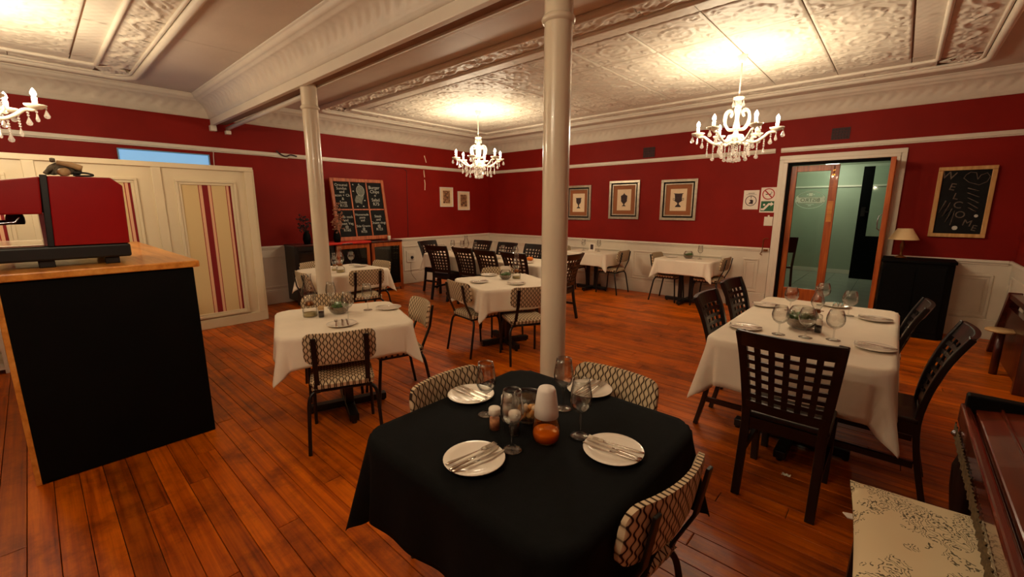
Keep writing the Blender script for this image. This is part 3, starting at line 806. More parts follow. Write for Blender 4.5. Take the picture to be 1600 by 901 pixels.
ZS = [(0.0, -0.275), (0.25, -0.222), (0.46, -0.20), (0.65, -0.222), (0.83, -0.272), (0.97, -0.335)]
def back_y(z):
    for (z0, y0), (z1, y1) in zip(ZS, ZS[1:]):
        if z <= z1: return y0 + (y1 - y0) * (z - z0) / (z1 - z0)
    return ZS[-1][1]
def back_w(z): return 0.185 + 0.040 * max(0, (z - 0.46) / 0.5)
def make_lattice_chair():
    t = thing('lattice_chair', '', 'chair')
    def bp(x, z, o=0.0):
        w = back_w(z)
        return (x * w, back_y(z) - 0.032 * (1 - x * x) * min(1, max(0, (z - 0.4) / 0.3)) + o, z)
    for sx in (-1, 1):
        st = smooth_path([(sx * (back_w(z) - 0.008), y, z) for z, y in ZS], 3)
        MB().bar(st, 0.044, 0.030).build('rear_leg_and_stile', 'darkwood', t, 0.005)
        MB().bar([(sx * 0.185, 0.19, 0.0), (sx * 0.19, 0.19, 0.43)], 0.04, 0.04).build('leg', 'darkwood', t, 0.004)
        MB().box(sx * 0.187 - 0.01, sx * 0.187 + 0.01, -0.21, 0.18, 0.20, 0.235).build('stretcher', 'darkwood', t)
    xs = [-1 + 2 * k / 10 for k in range(11)]
    def hbar(z0, z1, name, th=0.018):
        mb = MB(); A = []
        for x in xs:
            for z, o in ((z0, -th / 2), (z1, -th / 2), (z1, th / 2), (z0, th / 2)):
                p = bp(x * (1.03 if name == 'crest_rail' else 0.95), z, o); A.append(p)
        fs = [(i * 4 + k, i * 4 + (k + 1) % 4, i * 4 + 4 + (k + 1) % 4, i * 4 + 4 + k) for i in range(10) for k in range(4)]
        fs += [(3, 2, 1, 0), (40, 41, 42, 43)]
        mb.add(A, fs, False); mb.build(name, 'darkwood', t, 0.004 if name == 'crest_rail' else 0)
    hbar(0.885, 0.972, 'crest_rail', 0.026)
    for k in range(6): hbar(0.885 - 0.0515 * (k + 1), 0.885 - 0.0515 * (k + 1) + 0.023, 'slat', 0.014)
    hbar(0.50, 0.553, 'lower_rail', 0.02)
    for k in range(5):
        x = -0.62 + 1.24 * k / 4
        pts = [bp(x, z) for z in (0.545, 0.62, 0.70, 0.78, 0.85, 0.895)]
        MB().bar(pts, 0.028, 0.012).build('upright_slat', 'darkwood', t)
    MB().box(-0.205, 0.205, -0.205, 0.215, 0.455, 0.485).build('seat', 'darkwood', t, 0.010, 3)
    MB().box(-0.18, 0.18, 0.175, 0.195, 0.39, 0.455).box(-0.18, 0.18, -0.21, -0.19, 0.39, 0.455).box(-0.198, -0.178, -0.2, 0.18, 0.39, 0.455).box(0.178, 0.198, -0.2, 0.18, 0.39, 0.455).build('seat_rail', 'darkwood', t)
    return t
def lattice(label, bx, by, deg, group=None):
    a = R(deg)
    return place('lattice', make_lattice_chair, label, (bx + 0.35 * math.cos(a), by + 0.35 * math.sin(a), 0), facing(deg), group)

def make_table(hx, hy, longer=False):
    t = thing('dining_table', '', 'table')
    rr = 0.13; pts = []
    for cx, cy, a0 in ((hx - rr, hy - rr, 0), (-hx + rr, hy - rr, 90), (-hx + rr, -hy + rr, 180), (hx - rr, -hy + rr, 270)):
        pts += [(cx + (rr - 0.008) * math.cos(R(a0 + 15 * k)), cy + (rr - 0.008) * math.sin(R(a0 + 15 * k))) for k in range(7)]
    MB().prism(pts, 0.715, 0.748, 2).build('tabletop', 'darkwood', t, 0.004)
    ys = (0,) if not longer else (-hy * 0.55, hy * 0.55)
    for yc in ys:
        for s in (-1, 1):
            MB().box(s * 0.09 - 0.03, s * 0.09 + 0.03, yc - 0.03, yc + 0.03, 0.06, 0.715).build('post', 'blackmetal', t, 0.004)
        MB().box(-0.34, 0.34, yc - 0.035, yc + 0.035, 0.02, 0.075).build('foot_bar', 'blackmetal', t, 0.006)
        MB().box(-0.035, 0.035, yc - 0.30, yc + 0.30, 0.015, 0.066).build('foot_bar', 'blackmetal', t, 0.006)
        for q in ((-0.32, yc), (0.32, yc), (0, yc - 0.28), (0, yc + 0.28)):
            MB().lathe([(0.018, 0), (0.018, 0.022)], 10, (q[0], q[1], 0)).build('foot_pad', 'blackmetal', t)
        MB().box(-0.25, 0.25, yc - 0.04, yc + 0.04, 0.69, 0.715).build('bearer', 'blackmetal', t)
    return t
def cloth_mesh(a, b, h, r=0.08, seed=0, sag=1.0):
    rn = random.Random(seed); ph = [rn.uniform(0, 6.28) for _ in range(8)]
    n = 64; e = 0.012
    def f(u, v):
        # denser near the hanging part
        X = (2 * u - 1) * (a + h); Y = (2 * v - 1) * (b + h)
        qx = max(-(a - r), min(a - r, X)); qy = max(-(b - r), min(b - r, Y))
        dx, dy = X - qx, Y - qy; d = math.hypot(dx, dy)
        if d <= r: return (X, Y, 0.0012 * math.sin(7 * X + ph[0]) * math.sin(6 * Y + ph[1]))
        nx, ny = dx / d, dy / d; ov = d - r
        if ov < e * PI / 2:
            g = ov / e
            return (qx + nx * (r + e * math.sin(g)), qy + ny * (r + e * math.sin(g)), -e * (1 - math.cos(g)))
        dn = ov - e * PI / 2
        dn -= 0.45 * max(0.0, dn - 1.12 * h)
        corner = abs(nx * ny) * 2                      # 0 on a side, 1 on the diagonal
        s = (qx if abs(ny) > abs(nx) else qy)
        fold = 0.045 * math.sin(s * 11 + ph[2 + (nx > 0.5) + 2 * (ny > 0.5)]) + 0.03 * math.sin(s * 23 + ph[6])
        ang = math.atan2(abs(ny), abs(nx))
        ear = 0.23 * math.exp(-((ang - PI / 4) / 0.30) ** 2) - 0.20 * math.exp(-((ang - PI / 4 - 0.50) / 0.16) ** 2) * corner - 0.12 * math.exp(-((ang - PI / 4 + 0.50) / 0.16) ** 2) * corner
        out = r + e + dn * (0.05 + fold * (1 - corner) + ear)
        return (qx + nx * out, qy + ny * out, -e - dn * 0.97)
    return MB().grid(f, n, n, True)
def cloth(label, x, y, rz, a, b, h, mat='whitecloth', seed=0, r=0.10):
    mb = cloth_mesh(a, b, h, r, seed)
    o = mb.build('tablecloth', mat)
    o.location = (x, y, 0.756); o.rotation_euler = (0, 0, rz)
    md = o.modifiers.new('thickness', 'SOLIDIFY'); md.thickness = 0.003; md.offset = -1
    tag(o, label, 'tablecloth')
    return o
TZ = 0.757
# ---- tableware
def make_glass():
    o = MB().lathe([(0.0, 0.001), (0.036, 0.0012), (0.0365, 0.003), (0.022, 0.006), (0.006, 0.010), (0.0042, 0.016), (0.004, 0.085), (0.006, 0.094), (0.018, 0.101), (0.032, 0.114), (0.040, 0.132), (0.042, 0.150), (0.040, 0.172), (0.035, 0.200), (0.0315, 0.226), (0.0305, 0.226), (0.0340, 0.199), (0.0390, 0.171), (0.0410, 0.150), (0.0388, 0.132), (0.030, 0.116), (0.012, 0.105), (0.0, 0.102)], 24).build('wine_glass', 'glass')
    return tag(o, '', 'glass')
def make_balloon():
    o = MB().lathe([(0.0, 0.001), (0.040, 0.0012), (0.0405, 0.003), (0.024, 0.006), (0.006, 0.010), (0.0045, 0.016), (0.0043, 0.068), (0.007, 0.076), (0.024, 0.084), (0.040, 0.098), (0.050, 0.118), (0.052, 0.138), (0.049, 0.160), (0.043, 0.182), (0.036, 0.200), (0.035, 0.200), (0.042, 0.181), (0.048, 0.160), (0.051, 0.138), (0.049, 0.118), (0.038, 0.100), (0.016, 0.088), (0.0, 0.085)], 24).build('wine_glass', 'glass')
    return tag(o, '', 'glass')
def make_plate():
    o = MB().lathe([(0.0, 0.0), (0.058, 0.0), (0.062, 0.003), (0.085, 0.007), (0.104, 0.013), (0.1055, 0.015), (0.103, 0.0165), (0.082, 0.0105), (0.064, 0.0065), (0.055, 0.0055), (0.0, 0.0055)], 36).build('plate', 'china')
    return tag(o, '', 'plate')
def make_knife():
    mb = MB()
    mb.tube([(0, -0.105, 0.004), (0, -0.09, 0.004), (0, -0.03, 0.004), (0, 0.0, 0.004)], [0.005, 0.0075, 0.006, 0.004], 8, True, True, None, 0.5)
    mb.prism([(-0.004, 0.0), (0.006, 0.002), (0.009, 0.04), (0.008, 0.085), (0.002, 0.102), (-0.004, 0.10)], 0.003, 0.0048, 2)
    return tag(mb.build('table_knife', 'steel'), '', 'knife')
def make_fork():
    mb = MB()
    mb.tube([(0, -0.10, 0.004), (0, -0.085, 0.004), (0, -0.03, 0.0035), (0, 0.03, 0.004), (0, 0.045, 0.003)], [0.004, 0.0075, 0.0045, 0.0028, 0.005], 8, True, True, None, 0.45)
    mb.prism([(-0.004, 0.04), (0.004, 0.04), (0.0105, 0.052), (0.011, 0.066), (-0.011, 0.066), (-0.0105, 0.052)], 0.002, 0.0038, 2)
    for k in range(4):
        x = -0.0092 + k * 0.0061
        mb.bar([(x, 0.064, 0.003), (x, 0.085, 0.0035), (x, 0.104, 0.006)], 0.0032, 0.0018)
    return tag(mb.build('table_fork', 'steel'), '', 'fork')
def glass(label, x, y, kind='tall', group=None): return place('glass_' + kind, make_glass if kind == 'tall' else make_balloon, label, (x, y, TZ), 0, group)
def plate(label, x, y, group=None): return place('plate', make_plate, label, (x, y, TZ), 0, group)
def cutlery(kind, label, x, y, deg, group=None, z=0.0155, tilt=0.0):
    o = place(kind, make_knife if kind == 'knife' else make_fork, label, (x, y, TZ + z), facing(deg), group)
    return o
def make_lamp():   # glass hurricane oil lamp
    t = thing('oil_lamp', '', 'lamp')
    MB().lathe([(0.0, 0.002), (0.052, 0.002), (0.055, 0.012), (0.055, 0.055), (0.05, 0.07), (0.026, 0.08), (0.024, 0.092)], 24).build('font', 'glass', t)
    MB().lathe([(0.0, 0.004), (0.050, 0.004), (0.052, 0.03), (0.0, 0.03)], 20).build('oil', 'amberoil', t)
    MB().lathe([(0.024, 0.088), (0.032, 0.09), (0.034, 0.10), (0.028, 0.106), (0.030, 0.122), (0.022, 0.124), (0.0, 0.124)], 20).tube([(0.03, 0, 0.108), (0.055, 0, 0.108)], 0.004, 6).build('burner', 'brassdark', t)
    MB().lathe([(0.030, 0.118), (0.032, 0.122), (0.034, 0.135), (0.052, 0.165), (0.056, 0.19), (0.050, 0.22), (0.032, 0.275), (0.027, 0.305), (0.030, 0.335), (0.034, 0.338), (0.032, 0.338), (0.028, 0.334), (0.025, 0.305), (0.030, 0.275), (0.048, 0.22), (0.054, 0.19), (0.050, 0.165), (0.032, 0.136)], 24).build('chimney', 'glass', t)
    return t
def oil_lamp(label, x, y, s=1.0, group=None):
    o = place('oil_lamp', make_lamp, label, (x, y, TZ), 0, group); o.scale = (s, s, s); return o
M['amberoil'] = plain('lamp_oil', (170, 150, 92), 0.3, var=0.1)
M['brassdark'] = plain('dull_brass', (128, 78, 36), 0.4, 0.7, var=0.2)
def make_terrarium():
    t = thing('succulent_bowl', '', 'bowl')
    MB().lathe([(0.0, 0.002), (0.045, 0.002), (0.068, 0.02), (0.080, 0.05), (0.076, 0.085), (0.060, 0.115), (0.052, 0.125), (0.050, 0.125), (0.058, 0.113), (0.074, 0.084), (0.078, 0.05), (0.066, 0.022), (0.0, 0.006)], 28).build('bowl', 'glass', t)
    MB().lathe([(0.0, 0.007), (0.044, 0.008), (0.064, 0.024), (0.0765, 0.050), (0.05, 0.060), (0.0, 0.056)], 24).build('gravel', 'soil', t)
    mb = MB(); rn = random.Random(5)
    for cx, cy, s in ((-0.02, 0.01, 1.0), (0.028, -0.015, 0.85), (0.01, 0.035, 0.7)):
        for ring, nl, el in ((0, 7, 0.35), (1, 6, 0.8), (2, 4, 1.2)):
            for k in range(nl):
                a = 2 * PI * k / nl + ring * 0.5 + rn.uniform(-0.1, 0.1)
                L = 0.062 * s * (1 - 0.18 * ring)
                d = Vector((math.cos(a) * math.cos(el), math.sin(a) * math.cos(el), math.sin(el)))
                p0 = Vector((cx, cy, 0.055)); 
                mb.tube([p0, p0 + d * L * 0.55, p0 + d * L], [0.005, 0.014 * s, 0.002], 6, True, True)
    mb.build('succulents', 'green', t)
    return t
def terrarium(label, x, y, s=1.0, group=None):
    o = place('terrarium', make_terrarium, label, (x, y, TZ), x * 7, group); o.scale = (s, s, s); return o
def make_shaker():
    t = thing('shaker', '', 'shaker')
    MB().lathe([(0.0, 0.001), (0.020, 0.001), (0.022, 0.004), (0.022, 0.060), (0.018, 0.066)], 20).build('jar', 'glass', t)
    MB().lathe([(0.0, 0.003), (0.0195, 0.003), (0.0195, 0.048), (0.0, 0.05)], 16).build('contents', 'pepper', t)
    MB().lathe([(0.0205, 0.062), (0.023, 0.064), (0.023, 0.086), (0.021, 0.090), (0.0, 0.091)], 20).build('lid', 'lid', t)
    return t
def shaker(label, x, y, mat='pepper', lid='lid', group=None):
    o = place('shaker', make_shaker, label, (x, y, TZ), 0, group)
    for ch in [c for c in COL.objects if c.parent == o]:
        which = mat if ch.name.startswith('contents') else lid if ch.name.startswith('lid') else None
        if which and ch.data.materials[0] != M[which]:
            ch.data = ch.data.copy(); ch.data.materials[0] = M[which]
    return o

# ================================================================== TABLES, CLOTHS, CHAIRS
def table(label, x, y, rz, hx, hy, longer=False):
    o = make_table(hx, hy, longer); o.location = (x, y, 0); o.rotation_euler = (0, 0, rz); o['label'] = label
    return o
# black-clothed table nearest the camera
table('square pedestal table hidden under the black cloth', 6.80, -6.565, 0, 0.455, 0.455)
cloth('black cloth draped over the nearest table', 6.80, -6.565, 0, 0.47, 0.47, 0.315, 'blackcloth', 1, 0.12)
PC = 'chair with oval-patterned upholstery'
padded('oval-patterned padded chair at the back left side of the black-clothed table', 6.225, -6.55, 2)
padded('oval-patterned padded chair at the back right side of the black-clothed table, right of the column', 6.83, -5.925, 270)
padded('oval-patterned padded chair at the right front of the black-clothed table, nearest the camera', 7.395, -6.60, 174)
# white table on the left with the chair turned to the camera
r2 = R(-20)
table('square pedestal table under white cloth between the counter and the black table', 4.57, -6.215, r2, 0.44, 0.46)
cloth('white cloth on the table with the tall glass oil lamp, nearest the counter', 4.57, -6.215, r2, 0.44, 0.46, 0.235, 'whitecloth', 2)
padded('oval-patterned padded chair with its back to the camera at the near left white table', 5.20, -6.545, 155)
padded('padded chair seen past the right corner of the near left white table', 4.77, -5.56, 254)
padded('padded chair behind the oil lamp at the near left white table', 3.90, -6.02, -22)
# white table by the menu board
r3 = R(4)
table('square pedestal table under white cloth in front of the menu board', 2.02, -4.91, r3, 0.45, 0.45)
cloth('white cloth on the table in front of the menu board cabinets', 2.02, -4.91, r3, 0.46, 0.46, 0.25, 'whitecloth', 3)
padded('padded chair with its back to us at the table in front of the menu board', 2.76, -4.955, 165)
padded('padded chair on the far left side of the table in front of the menu board', 1.36, -5.10, 20)
padded('padded chair half hidden by the left column, near side of the menu board table', 2.30, -5.64, 85)
padded('padded chair against the cabinets, far side of the menu board table', 2.04, -4.27, 272)
# white table in the middle
r4 = R(-23)
table('square pedestal table under white cloth in the middle of the room', 4.39, -4.13, r4, 0.46, 0.46)
cloth('white cloth on the middle table behind the right column', 4.39, -4.13, r4, 0.475, 0.475, 0.25, 'whitecloth', 4)
padded('padded chair at the front left of the middle table', 4.27, -4.80, 82)
padded('padded chair at the middle table partly hidden by the right column', 5.12, -4.49, 150)
padded('padded chair on the far side of the middle table, only its top showing', 3.80, -3.66, -30)
# long table in the far corner
table('long pedestal table under white cloth in the far corner', 2.47, -2.46, R(90), 0.36, 1.41, True)
cloth('long white cloth on the far corner table with dark lattice chairs', 2.47, -2.46, 0, 1.43, 0.375, 0.27, 'whitecloth', 5)
g5n, g5f = 'lattice chairs along the near side of the long table', 'lattice chairs along the far side of the long table'
lattice('lattice-back chair, leftmost on the near side of the long corner table', 1.92, -3.22, 100, g5n)
lattice('lattice-back chair, second from left on the near side of the long corner table', 2.53, -3.18, 90, g5n)
lattice('lattice-back chair, third from left on the near side of the long corner table', 3.09, -3.22, 88, g5n)
lattice('lattice-back chair behind the oil lamp of the middle table, near side of the long table', 3.66, -3.20, 90, g5n)
lattice('lattice-back chair at the left end of the long corner table', 0.86, -2.60, 6)
lattice('lattice-back chair, leftmost on the far side of the long corner table', 1.66, -1.80, 272, g5f)
lattice('lattice-back chair, middle of the far side of the long corner table', 2.38, -1.86, 270, g5f)
lattice('lattice-back chair, right one on the far side of the long corner table', 3.02, -1.84, 268, g5f)
lattice('lattice-back chair at the right end of the long table, beside the right column', 4.47, -2.74, 184)
# two small tables on the back wall
table('small pedestal table under white cloth below the vase pictures', 3.30, -0.40, 0, 0.46, 0.33)
cloth('white cloth on the back wall table below the vase pictures, left one', 3.30, -0.40, 0, 0.475, 0.335, 0.25, 'whitecloth', 6)
padded('padded chair on the right of the left back wall table', 4.03, -0.42, 180)
padded('padded chair on the left of the left back wall table, mostly hidden by the column', 2.58, -0.42, 0)
table('small pedestal table under white cloth against the back wall left of the doorway', 5.16, -0.40, 0, 0.45, 0.33)
cloth('white cloth on the back wall table nearest the doorway', 5.16, -0.40, 0, 0.465, 0.335, 0.25, 'whitecloth', 7)
padded('padded chair on the left of the back wall table nearest the doorway', 4.56, -0.37, 0)
padded('padded chair on the right of the back wall table nearest the doorway', 5.80, -0.37, 180)
# long table on the right
table('long pedestal table under white cloth on the right of the room', 7.37, -3.955, 0, 0.455, 0.90, True)
cloth('long white cloth on the right-hand table with lattice chairs', 7.37, -3.955, 0, 0.475, 0.915, 0.325, 'whitecloth', 8)
lattice('large dark lattice-back chair at the near end of the right-hand table, back to the camera', 7.43, -5.36, 90)
lattice('lattice-back chair on the left of the right-hand table, nearer one', 6.72, -4.42, 0)
lattice('lattice-back chair on the left of the right-hand table, farther one', 6.68, -3.62, -4)
lattice('dark wooden chair seen from the side on the right of the right-hand table, nearer one', 8.12, -4.53, 180)
lattice('dark wooden chair seen from the side on the right of the right-hand table, farther one', 7.98, -3.80, 180)

# ---- table settings: black-clothed table
for (px, py, deg, w) in ((6.793, -6.867, 81, 'front left'), (7.116, -6.504, 185, 'front right'), (6.41, -6.529, -2, 'back left'), (6.778, -6.115, 92, 'back right')):
    plate('white side plate at the %s of the black-clothed table' % w, px, py)
    a = R(deg); nx, ny = -math.sin(a), math.cos(a)
    g = 'cutlery on the black table plates'
    if w == 'front left':
        seq = (('fork', 0.018, 0), ('knife', -0.008, 3), ('knife', -0.032, -2))
    elif w == 'front right':
        seq = (('knife', 0.03, 2), ('knife', 0.008, -1), ('fork', -0.02, 4))
    else:
        seq = (('knife', 0.022, 3), ('knife', -0.004, -2), ('fork', -0.026, 2))
    names = {'fork': 'fork resting on the %s plate of the black-clothed table', 'k0': 'upper table knife on the %s plate of the black-clothed table', 'k1': 'lower table knife on the %s plate of the black-clothed table'}
    kn = 0
    for kind, off, dd in seq:
        if kind == 'fork': lb = names['fork'] % w
        else: lb = names['k%d' % kn] % w; kn += 1
        cutlery(kind, lb, px + nx * off, py + ny * off, deg + dd, g)
glass('wine glass by the back left plate of the black-clothed table', 6.583, -6.602)
glass('wine glass by the back right plate of the black-clothed table, farthest from us', 6.791, -6.347)
glass('wine glass by the front left plate of the black-clothed table, in front of the shakers', 6.841, -6.729)
glass('wine glass by the front right plate of the black-clothed table', 6.97, -6.491)
shaker('toothpick jar with a white lid on the black-clothed table', 6.695, -6.668, 'toothpick')
shaker('pepper shaker behind the front wine glass on the black-clothed table', 6.775, -6.642, 'pepper')
shaker('salt shaker at the back of the shaker group on the black-clothed table', 6.655, -6.555, 'lid')
M['amberliquid'] = plain('amber_oil', (236, 142, 36), 0.25, var=0.1)
fl = thing('candle_lamp', 'frosted white candle lamp on an amber glass base, on the black table', 'lamp', (6.893, -6.60, TZ))
MB().lathe([(0.0, 0.001), (0.038, 0.001), (0.048, 0.010), (0.051, 0.035), (0.050, 0.06), (0.044, 0.095), (0.042, 0.098)], 28).build('base', 'amber', fl)
MB().lathe([(0.0, 0.004), (0.036, 0.004), (0.046, 0.012), (0.049, 0.034), (0.046, 0.042), (0.0, 0.042)], 24).build('oil', 'amberliquid', fl)
MB().lathe([(0.043, 0.098), (0.0445, 0.10), (0.043, 0.13), (0.037, 0.175), (0.033, 0.198), (0.028, 0.208), (0.0, 0.211)], 28).build('shade', 'lampglass', fl)

sb = thing('shell_bowl', 'round glass bowl of shells behind the frosted lamp on the black table', 'bowl', (6.742, -6.522, TZ))
MB().lathe([(0.0, 0.002), (0.045, 0.002), (0.062, 0.018), (0.070, 0.045), (0.066, 0.08), (0.058, 0.112), (0.056, 0.112), (0.064, 0.08), (0.068, 0.045), (0.060, 0.02), (0.0, 0.006)], 28).build('bowl', 'glass', sb)
rs = random.Random(11)
for k in range(16):
    a = rs.uniform(0, 6.28); r = 0.046 * math.sqrt(rs.random()); zz = 0.018 + 0.016 * (k // 6)
    MB().lathe([(0.0, -0.012), (0.012, -0.006), (0.016, 0.0), (0.011, 0.008), (0.0, 0.014)], 8, (0, 0, 0)).build('shell', 'amberwax' if k % 3 else 'cream', sb, 0, 2, (r * math.cos(a), r * math.sin(a), zz), (rs.uniform(0, 3), rs.uniform(0, 3), rs.uniform(0, 3)))
# near left white table
plate('white side plate in front on the near left table, behind the padded chair', 4.81, -6.338)
cutlery('fork', 'fork pointing away on the front plate of the near left table', 4.80, -6.375, 155)
cutlery('knife', 'middle knife on the front plate of the near left table', 4.812, -6.335, 155)
cutlery('knife', 'right-hand knife on the front plate of the near left table', 4.828, -6.305, 157)
plate('white side plate at the right corner of the near left table', 4.60, -5.815)
cutlery('knife', 'knife lying on the right plate of the near left table', 4.60, -5.80, 50)
glass('wine glass in front of the succulent bowl on the near left table', 4.73, -6.245)
glass('wine glass on the back right of the near left table', 4.522, -5.963)
glass('wine glass beside the shaker at the back of the near left table', 4.222, -6.13)
oil_lamp('tall glass oil lamp on the near left table', 4.38, -6.38)
shaker('brown pepper shaker next to the oil lamp on the near left table', 4.475, -6.335, 'pepper', 'tan')
terrarium('glass bowl of succulents on the near left table', 4.455, -6.18, 1.0)
# menu board table
oil_lamp('glass oil lamp on the table in front of the menu board, right of the column', 2.30, -5.09)
oil_lamp('smaller glass oil lamp close to the left column on the menu board table', 2.07, -5.06, 0.72)
glass('large wine glass on the table in front of the menu board', 1.70, -4.62, 'balloon')
plate('white plate on the far right of the menu board table', 1.93, -4.60)
cutlery('knife', 'knife on the plate of the menu board table', 1.93, -4.60, 40)
# middle table
terrarium('glass bowl of succulents on the middle table', 4.31, -4.03, 0.92)
oil_lamp('glass oil lamp on the middle table beside the right column', 4.37, -3.90, 0.92)
for lb, x, y, d in (('left side of', 4.236, -4.394, 60), ('far left side of', 3.96, -3.96, 10), ('right front of', 4.63, -4.19, 20)):
    plate('white plate on the %s the middle table' % lb, x, y)
    cutlery('knife', 'knife on the plate at the %s the middle table' % lb, x + 0.012, y, d)
    cutlery('fork', 'fork on the plate at the %s the middle table' % lb, x - 0.014, y - 0.01, d + 8)
nh = thing('napkin_holder', 'white napkins in a holder behind the succulents on the middle table', 'napkins', (4.10, -3.80, TZ), R(30))
MB().box(-0.07, 0.07, -0.035, 0.035, 0.0, 0.008).build('base', 'blackmetal', nh)
for k in range(5): MB().box(-0.06, 0.06, -0.028 + 0.012 * k, -0.020 + 0.012 * k, 0.008, 0.115 - 0.006 * (k % 2)).build('napkin', 'paper', nh)
# right-hand table
for lb, x, y, d, n in (('far left', 6.975, -3.55, 8, 2), ('near left', 7.035, -4.449, 5, 2), ('far right', 7.713, -3.546, -5, 2), ('near right', 7.745, -4.429, -8, 2), ('far end', 7.436, -3.165, 90, 3)):
    plate('white plate at the %s place of the right-hand table' % lb, x, y)
    a = R(d); nx, ny = -math.sin(a), math.cos(a)
    cutlery('knife', 'knife on the %s plate of the right-hand table' % lb, x + nx * 0.018, y + ny * 0.018, d)
    cutlery('fork', 'fork on the %s plate of the right-hand table' % lb, x - nx * 0.012, y - ny * 0.012, d + 3)
    if n == 3: cutlery('knife', 'second knife on the far end plate of the right-hand table', x - nx * 0.04, y - ny * 0.04, d)
for lb, x, y in (('by the far left plate', 7.168, -3.616), ('by the near left plate', 7.243, -4.469), ('by the near right plate', 7.535, -4.38), ('by the far right plate', 7.547, -3.509), ('at the far end', 7.34, -3.20), ('in the middle front', 7.391, -4.434)):
    glass('round wine glass %s of the right-hand table' % lb, x, y, 'balloon')
terrarium('large glass bowl of flowers and leaves in the middle of the right-hand table', 7.33, -4.19, 1.25)
shaker('dark pepper mill beside the flower bowl on the right-hand table', 7.435, -4.235, 'pepper')
oil_lamp('glass oil lamp behind the flower bowl on the right-hand table', 7.38, -3.90, 0.8)
# back wall tables
glass('wine glass on the left back wall table, left of the menu holder', 3.06, -0.36); glass('wine glass on the left back wall table, right of the menu holder', 3.40, -0.34)
mh = thing('menu_holder', 'small black and white card holder on the left back wall table', 'card holder', (3.24, -0.33, TZ), 0)
MB().box(-0.07, 0.07, -0.02, 0.02, 0, 0.012).build('base', 'paper', mh); MB().box(-0.065, 0.065, -0.004, 0.004, 0.012, 0.15).build('card', 'paper', mh); MB().box(-0.035, 0.03, -0.006, -0.004, 0.03, 0.13).build('print', 'ink', mh)
terrarium('glass bowl of succulents on the back wall table nearest the doorway', 5.15, -0.36, 1.0)
glass('wine glass on the back wall table nearest the doorway', 5.33, -0.33)
plate('white plate on the back wall table nearest the doorway', 4.86, -0.36)
# long corner table
gl5 = 'wine glasses on the long corner table'
for k, (x, y) in enumerate(((1.30, -2.30), (1.52, -2.25), (1.95, -2.30), (2.60, -2.25), (2.92, -2.28))):
    glass('wine glass on the long corner table, number %s from its left end' % ('one', 'two', 'three', 'four', 'five')[k], x, y, 'balloon' if k > 2 else 'tall', gl5)
oil_lamp('tall brown-tinted oil lamp on the long corner table', 1.78, -2.38)
pk = MB()
for k in range(8):
    a = 2 * PI * k / 8
    pk.ball((0.022 * math.cos(a), 0.022 * math.sin(a), 0.035), 0.033, 10, 0.95)
pko = pk.build('orange_gourd', 'pumpkin_skin' if 'pumpkin_skin' in M else 'amberwax'); pko.location = (3.36, -2.42, TZ)
pko.data.materials[0] = plain('orange_gourd_skin', (220, 118, 20), 0.4, var=0.08)
tag(pko, 'small orange gourd on the long corner table', 'gourd')
terrarium('small glass bowl beside the orange gourd on the long corner table', 3.16, -2.36, 0.8)
for k, (x, y) in enumerate(((2.2, -2.58), (2.75, -2.60), (3.5, -2.66))):
    plate('white plate on the long corner table, %s one' % ('left', 'middle', 'right')[k], x, y, 'plates on the long corner table')

# ================================================================== SCREEN, COUNTER, COFFEE MACHINE
scr = thing('partition_screen', 'cream painted panelled screen with red striped fabric panels behind the counter', 'screen', (1.0, -5.63, 0))
MB().box(-0.03, 0.02, -3.1, -0.0, 0.0, 2.115).build('backing', 'part', scr)
MB().box(-0.05, 0.045, -3.1, 0.012, 2.085, 2.145).build('top_rail', 'part', scr, 0.006)
MB().box(-0.045, 0.04, -3.1, 0.012, 0.0, 0.13).build('bottom_rail', 'part', scr, 0.006)
for yy in (-0.05, -1.04, -2.07):
    MB().box(-0.03, 0.042, yy - 0.045, yy + 0.045, 0.13, 2.085).build('stile', 'part', scr, 0.005)
MB().box(-0.045, 0.03, -0.012, 0.022, 0.0, 2.12).build('end_post', 'part', scr, 0.005)
for yc in (-0.545, -1.56, -2.57):
    p = MB().box(0.0, 0.004, -0.27, 0.27, 0.21, 1.89).build('fabric_panel', 'stripes', scr, 0, 2, (0.02, yc, 0))
    mb = MB()
    for w0, t in ((0.0, 0.018), (0.03, 0.03)):
        a, b, z0, z1 = -0.27 - w0 - 0.03, 0.27 + w0 + 0.03, 0.21 - w0 - 0.03, 1.89 + w0 + 0.03
        mb.box(0, t, a, b, z0, z0 + 0.03).box(0, t, a, b, z1 - 0.03, z1).box(0, t, a, a + 0.03, z0 + 0.03, z1 - 0.03).box(0, t, b - 0.03, b, z0 + 0.03, z1 - 0.03)
    mb.build('panel_moulding', 'part', scr, 0.004, 2, (0.018, yc, 0))
ct = thing('counter', 'black fronted bar counter with a honey timber top', 'counter', (4.2, -7.495, 0))
MB().box(-2.4, 0.0, -0.43, 0.435, 0.0, 1.205).build('carcass', 'blackpaint', ct, 0.004)
MB().box(-2.4, 0.006, -0.455, -0.43, 0.0, 1.205).build('side_board', 'counterwood', ct, 0.003)
MB().box(-2.45, 0.03, -0.50, 0.47, 1.205, 1.25).build('worktop', 'counterwood', ct, 0.008)
MB().box(0.0, 0.008, -0.43, 0.435, 0.005, 1.20).build('end_panel', 'blackpaint', ct, 0.002)
sh = thing('shelf_unit', 'low white open shelf behind the counter at the left edge', 'shelf', (1.25, -8.38, 0))
MB().box(-0.15, 0.15, -0.28, -0.255, 0, 0.95).build('side', 'white', sh); MB().box(-0.15, 0.15, 0.255, 0.28, 0, 0.95).build('side', 'white', sh)
for zz in (0.04, 0.36, 0.66, 0.93): MB().box(-0.15, 0.15, -0.255, 0.255, zz, zz + 0.025).build('shelf_board', 'white', sh)
